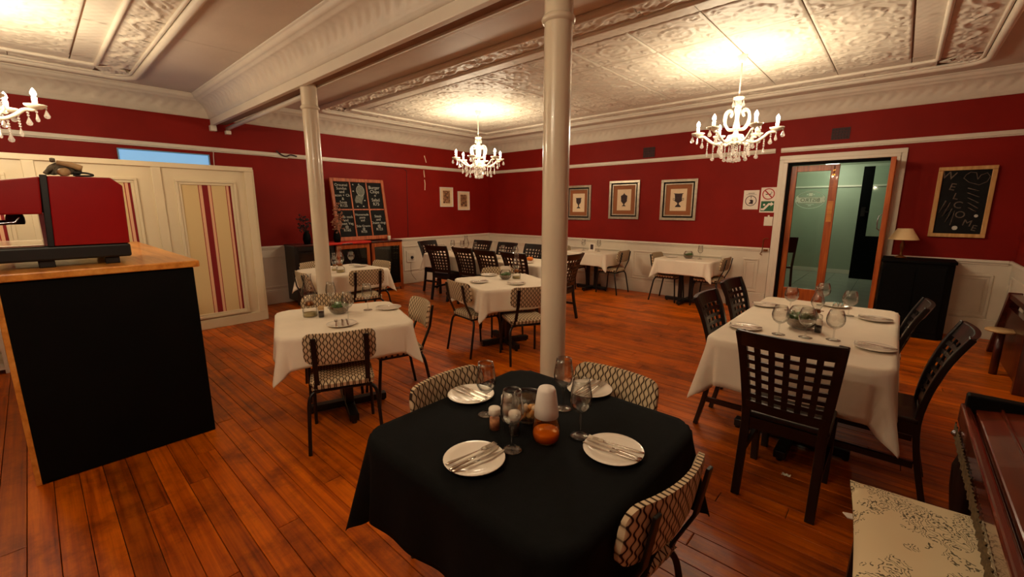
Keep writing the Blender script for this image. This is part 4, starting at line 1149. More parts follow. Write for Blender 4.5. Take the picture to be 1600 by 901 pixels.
bw = MB().lathe([(0.0, 0.002), (0.05, 0.002), (0.09, 0.05), (0.10, 0.10), (0.095, 0.10), (0.085, 0.05), (0.0, 0.01)], 20).build('dark_bowl', 'darkwood'); bw.location = (1.27, -8.24, 0.385); tag(bw, 'dark bowl on the white shelf at the left edge', 'bowl')

cm = thing('coffee_machine', 'red and black espresso machine standing on the counter', 'coffee machine', (4.05, -7.6, 1.25))
X0 = -0.62
MB().box(X0, 0.0, -0.34, 0.255, 0.042, 0.125).build('base', 'machineblack', cm, 0.012)
for q in ((-0.06, 0.16), (-0.06, -0.13), (X0 + 0.06, 0.16), (X0 + 0.06, -0.13)):
    MB().box(q[0] - 0.035, q[0] + 0.035, q[1] - 0.035, q[1] + 0.035, 0.0, 0.044).build('foot', 'machineblack', cm, 0.006)
MB().prism([(-0.082, 0.125), (0.254, 0.125), (0.262, 0.49), (0.21, 0.537), (-0.064, 0.535)], X0 + 0.03, -0.03, 0).build('body', 'machineblack', cm, 0.006)
for xa, xb in ((-0.03, 0.0), (X0, X0 + 0.03)):
    MB().prism([(-0.085, 0.128), (0.254, 0.128), (0.262, 0.49), (0.21, 0.537), (-0.062, 0.535)], xa, xb, 0).build('side_panel', 'machinered', cm, 0.006)
    MB().prism([(-0.112, 0.125), (-0.085, 0.125), (-0.062, 0.54), (-0.092, 0.54)], xa - 0.003, xb + 0.003, 0).build('pillar', 'machineblack', cm, 0.003)
MB().prism([(-0.108, 0.315), (-0.092, 0.53), (-0.34, 0.485), (-0.33, 0.312)], X0, 0.0, 0).build('head_cover', 'machinered', cm, 0.008)
MB().box(X0 + 0.03, -0.03, -0.125, -0.085, 0.13, 0.32).build('splash_back', 'chrome', cm)
MB().box(X0 + 0.02, -0.01, -0.335, -0.125, 0.125, 0.14).build('drip_tray', 'steel', cm, 0.003)
for gx in (-0.16, -0.44):
    MB().lathe([(0.035, 0.255), (0.038, 0.262), (0.038, 0.29), (0.032, 0.315)], 16, (gx, -0.22, 0)).build('group_head', 'blackmetal', cm)
    MB().tube([(gx, -0.25, 0.265), (gx + 0.01, -0.33, 0.262), (gx + 0.012, -0.40, 0.25)], [0.012, 0.013, 0.016], 8).build('portafilter_handle', 'machineblack', cm)
MB().tube([(-0.02, -0.20, 0.30), (-0.02, -0.22, 0.27), (-0.02, -0.28, 0.265), (-0.02, -0.34, 0.24)], 0.006, 6).build('steam_wand', 'chrome', cm)
# bundle on top of the machine
bd = thing('tool_bundle', 'bundle of grey cloth and tan wooden handles lying on the red coffee machine', 'tools', (3.95, -7.58, 1.787))
rn = random.Random(2)
mb = MB()
for k in range(7):
    a = 0.10 * k
    mb.tube(smooth_path([(rn.uniform(-0.03, 0.03), -0.085 + 0.008 * k, 0.012), (rn.uniform(-0.02, 0.02), -0.06 + 0.006 * k, 0.05 + rn.uniform(-0.01, 0.02)), (rn.uniform(-0.02, 0.02), -0.01 + 0.01 * k, 0.058 + rn.uniform(-0.01, 0.02)), (rn.uniform(-0.02, 0.02), 0.03 + 0.006 * k, 0.02)], 4), 0.011, 7)
mb.build('cloth', 'bundlegrey', bd)
MB().tube([(0.03, -0.03, 0.082), (0.03, 0.02, 0.072), (0.035, 0.06, 0.056), (0.037, 0.075, 0.05)], [0.012, 0.017, 0.018, 0.017], 12).build('handle', 'tan', bd)
MB().tube([(0.045, -0.015, 0.024), (0.075, 0.0, 0.024)], 0.024, 16).build('tamper', 'tan', bd)
MB().tube([(0.02, -0.045, 0.085), (0.03, -0.045, 0.10)], 0.012, 10).build('knob', 'bundlegrey', bd)
MB().tube(smooth_path([(0.05, 0.03, 0.022), (0.05, 0.08, 0.024), (0.05, 0.11, 0.018), (0.05, 0.118, 0.012), (0.05, 0.10, 0.007), (0.05, 0.05, 0.006), (0.05, 0.03, 0.010)], 4), 0.006, 7).build('loop_handle', 'blackmetal', bd)

# ================================================================== CABINETS, MENU BOARD, LEFT WALL
def cabinet(label, y0, y1, dark, zt=0.985, x1=0.47):
    t = thing('glazed_cabinet', label, 'cabinet', (0.046, (y0 + y1) / 2, 0))
    w = (y1 - y0) / 2; d = x1 - 0.046
    wd = 'darkwood' if dark else 'cabwood'
    MB().box(0, d - 0.02, -w + 0.01, w - 0.01, 0.06, zt - 0.03).build('carcass', 'darkwood', t)
    MB().box(-0.0, d + 0.015, -w, w, zt - 0.03, zt).build('top', 'redwood', t, 0.005)
    for sy in (-1, 1):
        MB().box(d - 0.05, d, sy * (w - 0.03) - 0.03, sy * (w - 0.03) + 0.03, 0, zt - 0.03).build('leg_post', wd, t, 0.004)
    MB().box(d - 0.022, d, -w + 0.06, w - 0.06, zt - 0.105, zt - 0.03).build('door_rail', wd, t, 0.003); MB().box(d - 0.022, d, -w + 0.06, w - 0.06, 0.06, 0.14).build('door_rail', wd, t, 0.003)
    MB().box(d - 0.014, d - 0.010, -w + 0.06, w - 0.06, 0.14, zt - 0.105).build('pane', 'pane', t)
    for sy in (-1, 1):
        MB().tube([(d, sy * (w - 0.04), 0.50), (d + 0.02, sy * (w - 0.04), 0.50), (d + 0.02, sy * (w - 0.04), 0.58), (d, sy * (w - 0.04), 0.58)], 0.006, 6).build('handle', 'brassdark', t)
    return t
cabinet('oak glazed cabinet under the right half of the menu board', -3.56, -2.90, False)
cabinet('oak glazed cabinet with a red runner, behind the menu board table', -4.24, -3.60, False)
cabinet('black cabinet at the left end below the dried flowers', -4.95, -4.28, True, 1.0)
rc = MB().grid(lambda u, v: (0.10 + 0.40 * u if u < 0.93 else 0.492 + 0.012 * math.sin(9 * v), -4.55 + 0.97 * v, 1.008 + 0.003 * math.sin(11 * v) if u < 0.93 else 1.002 - 0.55 * (u - 0.93)), 30, 24).build('table_runner', 'redcloth')
md = rc.modifiers.new('thickness', 'SOLIDIFY'); md.thickness = 0.004
tag(rc, 'red cloth runner on the cabinets below the menu board', 'cloth')
cd = thing('candle', 'small white candle at the right foot of the menu board', 'candle', (0.34, -3.10, 0.987))
MB().lathe([(0, 0), (0.032, 0), (0.032, 0.078), (0.028, 0.08), (0, 0.078)], 16).build('wax', 'lid', cd)
MB().tube([(0, 0, 0.078), (0, 0, 0.088)], 0.0015, 5).build('wick', 'ink', cd)

bo = thing('menu_board', 'six-pane timber framed chalk menu board leaning on the left wall', 'menu board', (0.27, -3.565, 1.01))
bo.rotation_euler = (0, R(-9.0), 0)
BW, BH = 1.075, 1.135
# frame lies in local y (width), z (height); face +x
for nm, y0, y1, z0, z1 in (('frame', -BW / 2, -BW / 2 + 0.055, 0, BH), ('frame', BW / 2 - 0.055, BW / 2, 0, BH), ('frame', -BW / 2 + 0.055, BW / 2 - 0.055, BH - 0.06, BH), ('frame', -BW / 2 + 0.055, BW / 2 - 0.055, 0, 0.07)):
    MB().box(-0.02, 0.02, y0, y1, z0, z1).build(nm, 'framewood', bo, 0.004)
iw = (BW - 0.11)
pw = (iw - 0.05) / 3; 
ph_ = [(0.07, 0.555), (0.58, BH - 0.06)]
for k in (1, 2):
    y = -BW / 2 + 0.055 + k * (pw + 0.025) - 0.0125
    MB().box(-0.015, 0.014, y - 0.0125, y + 0.0125, 0.07, BH - 0.06).build('glazing_bar', 'framewood', bo, 0.003)
MB().box(-0.015, 0.014, -BW / 2 + 0.055, BW / 2 - 0.055, 0.555, 0.58).build('glazing_bar', 'framewood', bo, 0.003)
menus = {(0, 1): ('Oreumal\nSundae\nand\nBacon + Cho\n&\nSoup\nR125', 0.068), (2, 1): ('Burger\nChips\n+\nSalad\nR75', 0.085), (0, 0): ('Lamb neck\nand\nRoast Veg\n@\nR165', 0.066), (1, 0): ('Homemade\npasta\nand\n\nSide Greens\n@\nR125', 0.058), (2, 0): ('Steak\nand\nOnion rings\n@\nR123', 0.068)}
for i in range(3):
    for j in range(2):
        yc = -BW / 2 + 0.055 + i * (pw + 0.025) + pw / 2; z0, z1 = ph_[j]
        p = MB().box(-0.008, 0.0, -pw / 2, pw / 2, z0, z1).build('pane', 'chalkboard', bo, 0, 2, (0, yc, 0))
        if (i, j) in menus:
            tx, sz = menus[(i, j)]
            text_mesh('chalk_text', tx, sz, 'chalk', bo, (0.0015, yc, (z0 + z1) / 2), (R(90), 0, R(90)), space=0.92)
        else:
            zc = (z0 + z1) / 2
            dm = MB()
            dm.prism([(yc + 0.035 + 0.075 * math.cos(2 * PI * k / 24), zc + 0.09 + 0.095 * math.sin(2 * PI * k / 24)) for k in range(24)], 0.0002, 0.001, 0)
            dm.prism([(yc - 0.10, zc - 0.08), (yc - 0.06, zc + 0.0), (yc + 0.0, zc + 0.02), (yc + 0.07, zc + 0.02), (yc + 0.10, zc + 0.09), (yc + 0.085, zc - 0.03), (yc + 0.045, zc - 0.11), (yc + 0.035, zc - 0.16), (yc - 0.03, zc - 0.13), (yc - 0.09, zc - 0.14)], 0.0002, 0.0008, 0)
            dm.build('chalk_drawing', 'chalkdraw', bo)
            om = MB(); om.tube([(0.0015, yc + 0.035 + 0.078 * math.cos(2 * PI * k / 24), zc + 0.09 + 0.098 * math.sin(2 * PI * k / 24)) for k in range(25)], 0.004, 5, False)
            for qy, qz in ((-0.10, 0.20), (0.02, 0.21), (-0.11, 0.08), (0.10, -0.09), (-0.06, -0.20), (0.06, -0.20)):
                om.prism([(yc + qy - 0.018, zc + qz - 0.006), (yc + qy + 0.018, zc + qz - 0.008), (yc + qy + 0.002, zc + qz + 0.016)], 0.0002, 0.0014, 0)
            om.build('chalk_outline', 'chalk', bo)

def flowers(label, x, y, seed, spread, h0, h1, mat, n):
    df = thing('dried_flowers', label, 'flowers', (x, y, 1.003))
    MB().lathe([(0, 0), (0.05, 0), (0.065, 0.08), (0.055, 0.15), (0.035, 0.19), (0.042, 0.22), (0.036, 0.22), (0.027, 0.18), (0, 0.17)], 20).build('vase', 'blackpaint', df)
    rn = random.Random(seed)
    for k in range(n):
        a = rn.uniform(0, 6.28); sp = spread * math.sqrt(rn.random()); hh = rn.uniform(h0, h1)
        tip = Vector((0.6 * sp * math.cos(a), sp * math.sin(a), hh))
        st = MB().tube([(0, 0, 0.18), (tip.x * 0.4, tip.y * 0.4, hh * 0.65), tip], 0.003, 5).build('stem', mat, df)
        mb = MB()
        for q in range(8):
            c = tip + Vector((rn.uniform(-0.035, 0.035), rn.uniform(-0.04, 0.04), rn.uniform(-0.07, 0.03)))
            mb.ball(c, rn.uniform(0.008, 0.017), 6)
        mb.build('flower_head', mat, st)['kind'] = 'stuff'
flowers('bunch of brown dried flowers against the left edge of the menu board', 0.40, -4.18, 4, 0.12, 0.24, 0.66, 'darkfl', 16)
flowers('dark dried flowers in a black vase left of the left column', 0.30, -4.66, 9, 0.16, 0.26, 0.50, 'ink', 12)
def small_picture(label, y0, y1, z0, z1):
    t = thing('picture', label, 'picture', (0.0, (y0 + y1) / 2, z0)); w = (y1 - y0) / 2; h = z1 - z0
    MB().box(0, 0.022, -w, w, 0, 0.022).box(0, 0.022, -w, w, h - 0.022, h).box(0, 0.022, -w, -w + 0.022, 0.022, h - 0.022).box(0, 0.022, w - 0.022, w, 0.022, h - 0.022).build('frame', 'paper', t, 0.003)
    MB().box(0, 0.010, -w + 0.022, w - 0.022, 0.022, h - 0.022).build('mount', 'cream', t)
    MB().box(0.010, 0.0115, -0.10, 0.10, 0.08, h - 0.075).build('print', 'etching', t)
small_picture('small cream-framed engraving on the left wall, the higher left one', -1.545, -1.165, 1.627, 2.061)
small_picture('small cream-framed engraving on the left wall, the lower right one', -1.02, -0.655, 1.552, 1.983)
fk = MB()
for pts in ([(-1.93, 2.70), (-1.90, 2.62), (-1.885, 2.56)], [(-1.955, 2.40), (-1.95, 2.31), (-1.94, 2.25)], [(-1.945, 2.20), (-1.935, 2.12), (-1.945, 1.98)]):
    fk.bar([(0.0012, y, z) for y, z in pts], 0.02, 0.002, (0, 1, 0))
fk = fk.build('paint_flake', 'cream'); fk.parent = bpy.data.objects['wall_left']
# cables and socket on the left wall
def cable(label, pts, r=0.004, mat='trunk'):
    o = MB().tube(smooth_path(pts, 6), r, 6).build('wall_cable', mat); return tag(o, label, 'cable')
cable('thin dark red cable dropping from the picture rail right of the menu board', [(0.006, -2.9, 2.41), (0.006, -2.55, 2.40), (0.006, -2.41, 2.36), (0.006, -2.40, 2.2), (0.006, -2.43, 1.0)], 0.006, 'vent')
cable('loose white cable hanging from the picture rail above the cream screen', [(0.036, -4.75, 2.41), (0.036, -5.2, 2.43), (0.036, -5.75, 2.44), (0.034, -5.80, 2.40), (0.03, -5.81, 2.1)], 0.005, 'white')
cable('dark knotted cable end on the picture rail left of the column', [(0.036, -4.92, 2.52), (0.05, -4.85, 2.46), (0.06, -4.78, 2.44), (0.05, -4.70, 2.47), (0.036, -4.60, 2.455)], 0.012, 'ink')
cable('grey cable below the socket on the left wall', [(0.03, -2.40, 0.47), (0.04, -2.42, 0.35), (0.04, -2.40, 0.2), (0.05, -2.30, 0.06)], 0.004, 'trunk')
so = thing('wall_socket', 'white socket box with a dark plug in the left wall panelling', 'socket', (0.018, -2.395, 0.46))
MB().box(0, 0.02, -0.11, 0.11, 0.0, 0.24).build('plate', 'white', so, 0.004); MB().box(0.02, 0.028, -0.075, 0.075, 0.04, 0.2).build('face', 'wains', so, 0.003)
MB().ball((0.04, 0.01, 0.10), 0.032, 12).build('plug', 'ink', so)

# ================================================================== BACK WALL
def vase_picture(label, x0, x1, z0, z1, kind):
    t = thing('framed_picture', label, 'picture', ((x0 + x1) / 2, 0, z0)); w = (x1 - x0) / 2; h = z1 - z0
    def ring(a, b, t0, t1, nm, mt):
        MB().box(-w + a, w - a, -t1, -t0, a, b).box(-w + a, w - a, -t1, -t0, h - b, h - a).box(-w + a, -w + b, -t1, -t0, b, h - b).box(w - b, w - a, -t1, -t0, b, h - b).build(nm, mt, t, 0.003)
    ring(0.0, 0.045, 0, 0.032, 'frame', 'silver'); ring(0.045, 0.07, 0, 0.020, 'inner_frame', 'blackpaint'); ring(0.07, 0.092, 0, 0.024, 'slip', 'silver')
    MB().box(-w + 0.09, w - 0.09, -0.012, 0, 0.09, h - 0.09).build('mount', 'mount', t)
    MB().box(-0.145, 0.145, -0.0135, -0.012, 0.165, h - 0.165).build('print', 'cream', t)
    c = h / 2
    prof = {'goblet': [(0.0, 0.10), (0.078, 0.10), (0.06, 0.085), (0.058, 0.02), (0.045, -0.01), (0.022, -0.03), (0.012, -0.06), (0.014, -0.08), (0.045, -0.105), (0.045, -0.115), (0, -0.115)],
            'urn': [(0.0, 0.135), (0.008, 0.12), (0.02, 0.10), (0.07, 0.075), (0.066, 0.06), (0.062, -0.01), (0.066, -0.02), (0.04, -0.05), (0.014, -0.075), (0.012, -0.095), (0.04, -0.112), (0.04, -0.12), (0, -0.12)],
            'krater': [(0.0, 0.11), (0.092, 0.115), (0.068, 0.095), (0.06, 0.02), (0.068, -0.01), (0.05, -0.03), (0.016, -0.05), (0.014, -0.075), (0.05, -0.11), (0.05, -0.125), (0, -0.125)]}[kind]
    poly = [(x, c + z) for x, z in prof] + [(-x, c + z) for x, z in reversed(prof[1:-1])]
    mb = MB().prism(poly, -0.0145, -0.0135, 1)
    if kind == 'krater':
        for s in (-1, 1): mb.tube([(s * 0.062, -0.014, c + 0.02), (s * 0.092, -0.014, c + 0.03), (s * 0.094, -0.014, c - 0.0), (s * 0.066, -0.014, c - 0.012)], 0.004, 5)
    mb.build('vase_print', 'ink', t)
vase_picture('silver framed print of a goblet vase, beside the right column', 2.385, 2.985, 1.355, 2.06, 'goblet')
vase_picture('silver framed print of a lidded urn, middle of the three vase pictures', 3.403, 4.043, 1.39, 2.118, 'urn')
vase_picture('silver framed print of a two-handled vase, nearest the doorway', 4.457, 5.097, 1.385, 2.098, 'krater')
def vent(label, x0, x1, z0, z1):
    t = thing('air_vent', label, 'vent', ((x0 + x1) / 2, 0, z0)); w = (x1 - x0) / 2; h = z1 - z0
    MB().box(-w, w, -0.004, 0, 0, h).build('backing', 'ink', t)
    for k in range(7): 
        x = -w + 2 * w * k / 6; MB().box(x - 0.004, x + 0.004, -0.012, -0.004, 0, h).build('bar', 'vent', t)
    for k in range(5):
        z = h * k / 4; MB().box(-w, w, -0.010, -0.004, z - 0.004, z + 0.004).build('bar', 'vent', t)
vent('small dark red air vent above the vase pictures', 4.067, 4.285, 2.515, 2.688)
vent('small dark red air vent above the doorway', 6.887, 7.09, 2.55, 2.70)
def disc(mb, cx, cz, r, y0, y1, n=28): mb.prism([(cx + r * math.cos(2 * PI * k / n), cz + r * math.sin(2 * PI * k / n)) for k in range(n)], y0, y1, 1)
def annulus(mb, cx, cz, r0, r1, y0, y1, n=32):
    for k in range(n):
        a, b = 2 * PI * k / n, 2 * PI * (k + 1) / n
        mb.prism([(cx + r0 * math.cos(a), cz + r0 * math.sin(a)), (cx + r1 * math.cos(a), cz + r1 * math.sin(a)), (cx + r1 * math.cos(b), cz + r1 * math.sin(b)), (cx + r0 * math.cos(b), cz + r0 * math.sin(b))], y0, y1, 1)
s1 = thing('notice', 'white notice with a black circle pictogram, left of the doorway', 'sign', (5.938, 0, 1.578))
MB().box(-0.11, 0.11, -0.004, 0, 0, 0.30).build('card', 'paper', s1)
mb = MB(); annulus(mb, 0, 0.135, 0.072, 0.082, -0.0052, -0.004); mb.box(-0.004, 0.004, -0.005, -0.004, 0.17, 0.21)
mb.prism([(-0.035, 0.09), (0.03, 0.085), (0.035, 0.14), (0.012, 0.155), (-0.02, 0.15), (-0.005, 0.12)], -0.0052, -0.004, 1)
mb.box(-0.045, 0.045, -0.005, -0.004, 0.248, 0.256).box(-0.075, 0.075, -0.005, -0.004, 0.230, 0.234).build('print', 'ink', s1)
s2 = thing('safety_sign', 'no smoking sign above a green escape arrow, beside the door frame', 'sign', (6.178, 0, 1.53))
MB().box(-0.105, 0.105, -0.004, 0, 0, 0.385).build('card', 'paper', s2)
mb = MB(); annulus(mb, 0, 0.285, 0.072, 0.086, -0.0055, -0.004)
mb.prism([(-0.058, 0.335), (-0.046, 0.347), (0.058, 0.235), (0.046, 0.223)], -0.0055, -0.004, 1); mb.build('prohibition_ring', 'signred', s2)
mb = MB(); mb.box(-0.04, 0.035, -0.0048, -0.004, 0.275, 0.287).tube([(0.03, -0.0045, 0.29), (0.045, -0.0045, 0.305), (0.035, -0.0045, 0.32)], 0.003, 4).build('cigarette', 'ink', s2)
MB().box(-0.09, 0.09, -0.005, -0.004, 0.02, 0.175).build('green_field', 'signgreen', s2)
mb = MB(); mb.prism([(-0.085, 0.035), (-0.04, 0.035), (0.025, 0.115), (0.045, 0.115), (0.045, 0.095), (0.085, 0.13), (0.045, 0.165), (0.045, 0.145), (0.012, 0.145), (-0.055, 0.065), (-0.085, 0.065)], -0.006, -0.005, 1); disc(mb, -0.045, 0.12, 0.016, -0.006, -0.005, 12); mb.build('arrow', 'paper', s2)
ls = thing('light_switch', 'white light switch plate beside the door frame', 'switch', (6.215, 0, 1.325))
MB().box(-0.06, 0.06, -0.012, 0, 0, 0.14).build('plate', 'white', ls, 0.004); MB().box(-0.015, 0.015, -0.018, -0.012, 0.05, 0.09).box(-0.012, 0.012, -0.02, 0, 0.14, 0.165).build('rocker', 'white', ls, 0.002)
hk = MB().tube(smooth_path([(6.25, -0.03, 1.13), (6.19, -0.05, 1.12), (6.185, -0.05, 1.05), (6.18, -0.05, 0.93), (6.16, -0.055, 0.88), (6.19, -0.055, 0.865)], 4), 0.007, 6).box(6.20, 6.26, -0.06, -0.045, 0.93, 0.96).build('wall_hook', 'brassdark'); tag(hk, 'small metal hook hanging on the dado left of the doorway', 'hook')
wl = thing('welcome_board', 'pale framed chalkboard reading WELCOME on the dark right of the back wall', 'chalkboard', (8.297, 0, 1.24))
w, h = 0.253, 0.86
MB().box(-w, w, -0.04, 0, 0, 0.045).box(-w, w, -0.04, 0, h - 0.045, h).box(-w, -w + 0.045, -0.04, 0, 0.045, h - 0.045).box(w - 0.045, w, -0.04, 0, 0.045, h - 0.045).build('frame', 'welcomewood', wl, 0.005)
MB().box(-w + 0.045, w - 0.045, -0.02, 0, 0.045, h - 0.045).build('slate', 'chalkboard', wl)
for ch, x, z, s in (('W', -0.155, 0.755, 0.13), ('E', -0.105, 0.615, 0.12), ('L', -0.06, 0.50, 0.11), ('C', -0.03, 0.395, 0.12), ('O', 0.005, 0.275, 0.12), ('M', 0.08, 0.175, 0.11), ('E', 0.145, 0.115, 0.10)):
    text_mesh('chalk_letter', ch, s, 'chalkdull', wl, (x, -0.0212, z), (R(90), R(12), 0))
mb = MB()
def stroke(pts, r): mb.tube([(x, -0.0206, z) for x, z in pts], r, 5, True, True, None, 1)
stroke([(-0.005, 0.76), (-0.02, 0.72), (0.03, 0.67), (0.12, 0.635), (0.18, 0.67), (0.20, 0.73), (0.17, 0.775), (0.12, 0.75), (0.10, 0.70)], 0.004)
stroke([(-0.005, 0.76), (0.03, 0.79), (0.08, 0.78), (0.10, 0.70)], 0.004)
stroke([(0.03, 0.60), (0.13, 0.565), (0.035, 0.545), (0.145, 0.49), (0.045, 0.485), (0.15, 0.42), (0.055, 0.425), (0.15, 0.355), (0.065, 0.365), (0.14, 0.315)], 0.007)
stroke([(-0.14, 0.45), (-0.185, 0.30), (-0.10, 0.43), (-0.15, 0.255), (-0.075, 0.355), (-0.115, 0.18), (-0.05, 0.325), (-0.065, 0.145)], 0.008)
mb.build('chalk_scribble', 'chalkdull', wl)
mb = MB(); disc(mb, -0.02, 0.115, 0.026, -0.0212, -0.02, 12); disc(mb, 0.145, 0.265, 0.018, -0.0212, -0.02, 12); mb.build('chalk_dot', 'chalk', wl)
# black cabinet with lamp
bc = thing('black_cabinet', 'tall black cabinet standing right of the doorway', 'cabinet', (7.99, -0.30, 0))
MB().prism([(-0.33, -0.24), (0.27, -0.24), (0.33, -0.18), (0.33, 0.24), (-0.33, 0.24)], 0.0, 0.93, 2).build('carcass', 'blackpaint', bc, 0.005)
MB().prism([(-0.345, -0.255), (0.275, -0.255), (0.345, -0.185), (0.345, 0.25), (-0.345, 0.25)], 0.93, 0.965, 2).build('top', 'blackpaint', bc, 0.006)
MB().box(-0.30, -0.01, -0.248, -0.24, 0.08, 0.88).build('door', 'blackpaint', bc, 0.004); MB().box(0.01, 0.26, -0.248, -0.24, 0.08, 0.88).build('door', 'blackpaint', bc, 0.004)
tlm = thing('table_lamp', 'unlit table lamp with a cream shade on the black cabinet', 'lamp', (7.82, -0.26, 0.966))
MB().lathe([(0, 0), (0.06, 0), (0.062, 0.012), (0.03, 0.025), (0.014, 0.04), (0.012, 0.09), (0.02, 0.12), (0.026, 0.16), (0.016, 0.20), (0.009, 0.23), (0.009, 0.27)], 20).build('stand', 'brassdark', tlm)
MB().lathe([(0.155, 0.235), (0.075, 0.375), (0.072, 0.375), (0.152, 0.235)], 28).build('lamp_shade', 'shade', tlm)
MB().tube([(-0.073, 0, 0.36), (0.073, 0, 0.36)], 0.002, 5).tube([(0, 0, 0.27), (0, 0, 0.36)], 0.003, 5).build('shade_carrier', 'brassdark', tlm)

# ================================================================== PIANO, STOOL, HIGH CHAIR
pn = thing('piano', 'polished mahogany upright piano at the right edge, lid closed', 'piano', (8.08, -5.62, 0))
L0, L1 = -0.95, 0.54
MB().box(0.0, 0.42, L0, L1, 0.60, 0.72).build('keybed', 'mahogany', pn, 0.008)
MB().box(-0.012, 0.02, L0, L1, 0.655, 0.745).build('key_slip', 'mahogany', pn, 0.010, 3)
MB().prism([(0.03, 0.72), (0.40, 0.72), (0.40, 0.80), (0.16, 0.765), (0.03, 0.745)], L0 + 0.05, L1 - 0.06, 1).build('fall_board', 'mahogany', pn, 0.006)
MB().box(0.10, 0.108, L0 + 0.05, L1 - 0.06, 0.75, 0.768).build('lid_bead', 'mahogany', pn, 0.002)
for yy in (L0, L1 - 0.055): MB().box(0.0, 0.42, yy, yy + 0.055, 0.72, 0.80).build('cheek', 'blackpaint' if yy > 0 else 'mahogany', pn, 0.008)
MB().box(0.38, 0.70, L0 - 0.02, L1 + 0.02, 0.02, 1.22).build('case', 'mahogany', pn, 0.008)
MB().box(0.34, 0.71, L0 - 0.04, L1 + 0.04, 1.22, 1.25).build('top_lid', 'mahogany', pn, 0.006)
for yy in (L0 + 0.04, L1 - 0.04):
    MB().lathe([(0.03, 0.0), (0.035, 0.03), (0.028, 0.06), (0.04, 0.14), (0.032, 0.22), (0.05, 0.36), (0.055, 0.46), (0.035, 0.54), (0.05, 0.57), (0.05, 0.60)], 16, (0.05, yy, 0)).build('leg', 'darkwood', pn)
mb = MB()
mb.grid(lambda u, v: (-0.016 - 0.004 * math.sin(v * 300), L0 + (L1 - L0 - 0.02) * v, 0.655 - u * (0.05 + 0.012 * abs(math.sin(v * 60)))), 4, 120); mb.build('fringe', 'fringe', pn)
MB().ball((-0.02, L1 - 0.10, 0.63), 0.014, 10).build('knob', 'chrome', pn)
st = thing('piano_stool', 'dark stool in front of the piano carrying a floral cushion', 'stool', (7.99, -6.01, 0), R(4))
MB().box(-0.19, 0.17, -0.36, 0.36, 0.40, 0.44).build('seat', 'darkwood', st, 0.006)
for sx in (-1, 1):
    for sy in (-1, 1): MB().bar([(sx * 0.16 - 0.01, sy * 0.32, 0), (sx * 0.15 - 0.01, sy * 0.31, 0.40)], 0.04, 0.04).build('leg', 'darkwood', st, 0.004)
cu = MB()
def cush(sg):
    def f(u, v):
        a, b = 2 * u - 1, 2 * v - 1
        e = (1 - abs(a) ** 4) * (1 - abs(b) ** 4)
        pin = 1 - 0.05 * (1 - abs(b) ** 2) * abs(a) ** 2
        return (0.215 * a * (1 - 0.05 * (1 - b * b)), 0.385 * b * (1 - 0.04 * (1 - a * a)), 0.042 + sg * (0.004 + 0.042 * e ** 0.6))
    return f
cu.grid(cush(1), 28, 36); cu.grid(cush(-1), 28, 36)
cuo = cu.build('cushion', 'floral'); cuo.location = (7.985, -6.0, 0.445); cuo.rotation_euler = (0, 0, R(4)); tag(cuo, 'cream floral cushion on the stool at the bottom right corner', 'cushion')
hc = thing('folding_stand', 'dark red wooden stand with a slanted side and pale round shelf, against the right wall', 'stand', (8.70, -1.25, 0))
MB().prism([(0.60, 0.0), (0.54, 0.0), (-0.02, 0.72), (0.04, 0.76)], -0.03, 0.07, 0).build('slanted_leg', 'redwood', hc, 0.004)
MB().prism([(-1.0, 0.0), (-0.94, 0.0), (-0.94, 0.74), (-1.0, 0.74)], -0.03, 0.07, 0).build('leg', 'redwood', hc, 0.004)
MB().box(0.0, 0.05, -0.94, 0.10, 0.05, 0.60).build('panel', 'redwood', hc, 0.003)
MB().box(-0.02, 0.06, -1.0, 0.02, 0.70, 0.75).build('top_rail', 'redwood', hc, 0.004)
MB().lathe([(0, 0.43), (0.11, 0.43), (0.115, 0.44), (0.11, 0.45), (0, 0.45)], 24, (-0.08, -0.40, 0)).build('shelf', 'tan', hc)
MB().tube([(-0.08, -0.40, 0.0), (-0.08, -0.40, 0.43)], 0.03, 10).build('shelf_post', 'redwood', hc)
MB().prism([(-0.19, 0.16), (-0.235, 0.145), (-0.22, 0.12), (-0.19, 0.125)], 0.03, 0.034, 2).build('tie', 'paper', cuo)
# paper scrap
ps = MB().grid(lambda u, v: (0.045 * (u - 0.5) + 0.006 * math.sin(9 * v), 0.03 * (v - 0.5), 0.004 + 0.008 * abs(math.sin(7 * u + 4 * v))), 6, 5, False).build('paper_scrap', 'paper'); ps.location = (7.436, -4.905, 0.0); tag(ps, 'crumpled scrap of paper on the floor under the right-hand table', 'paper')

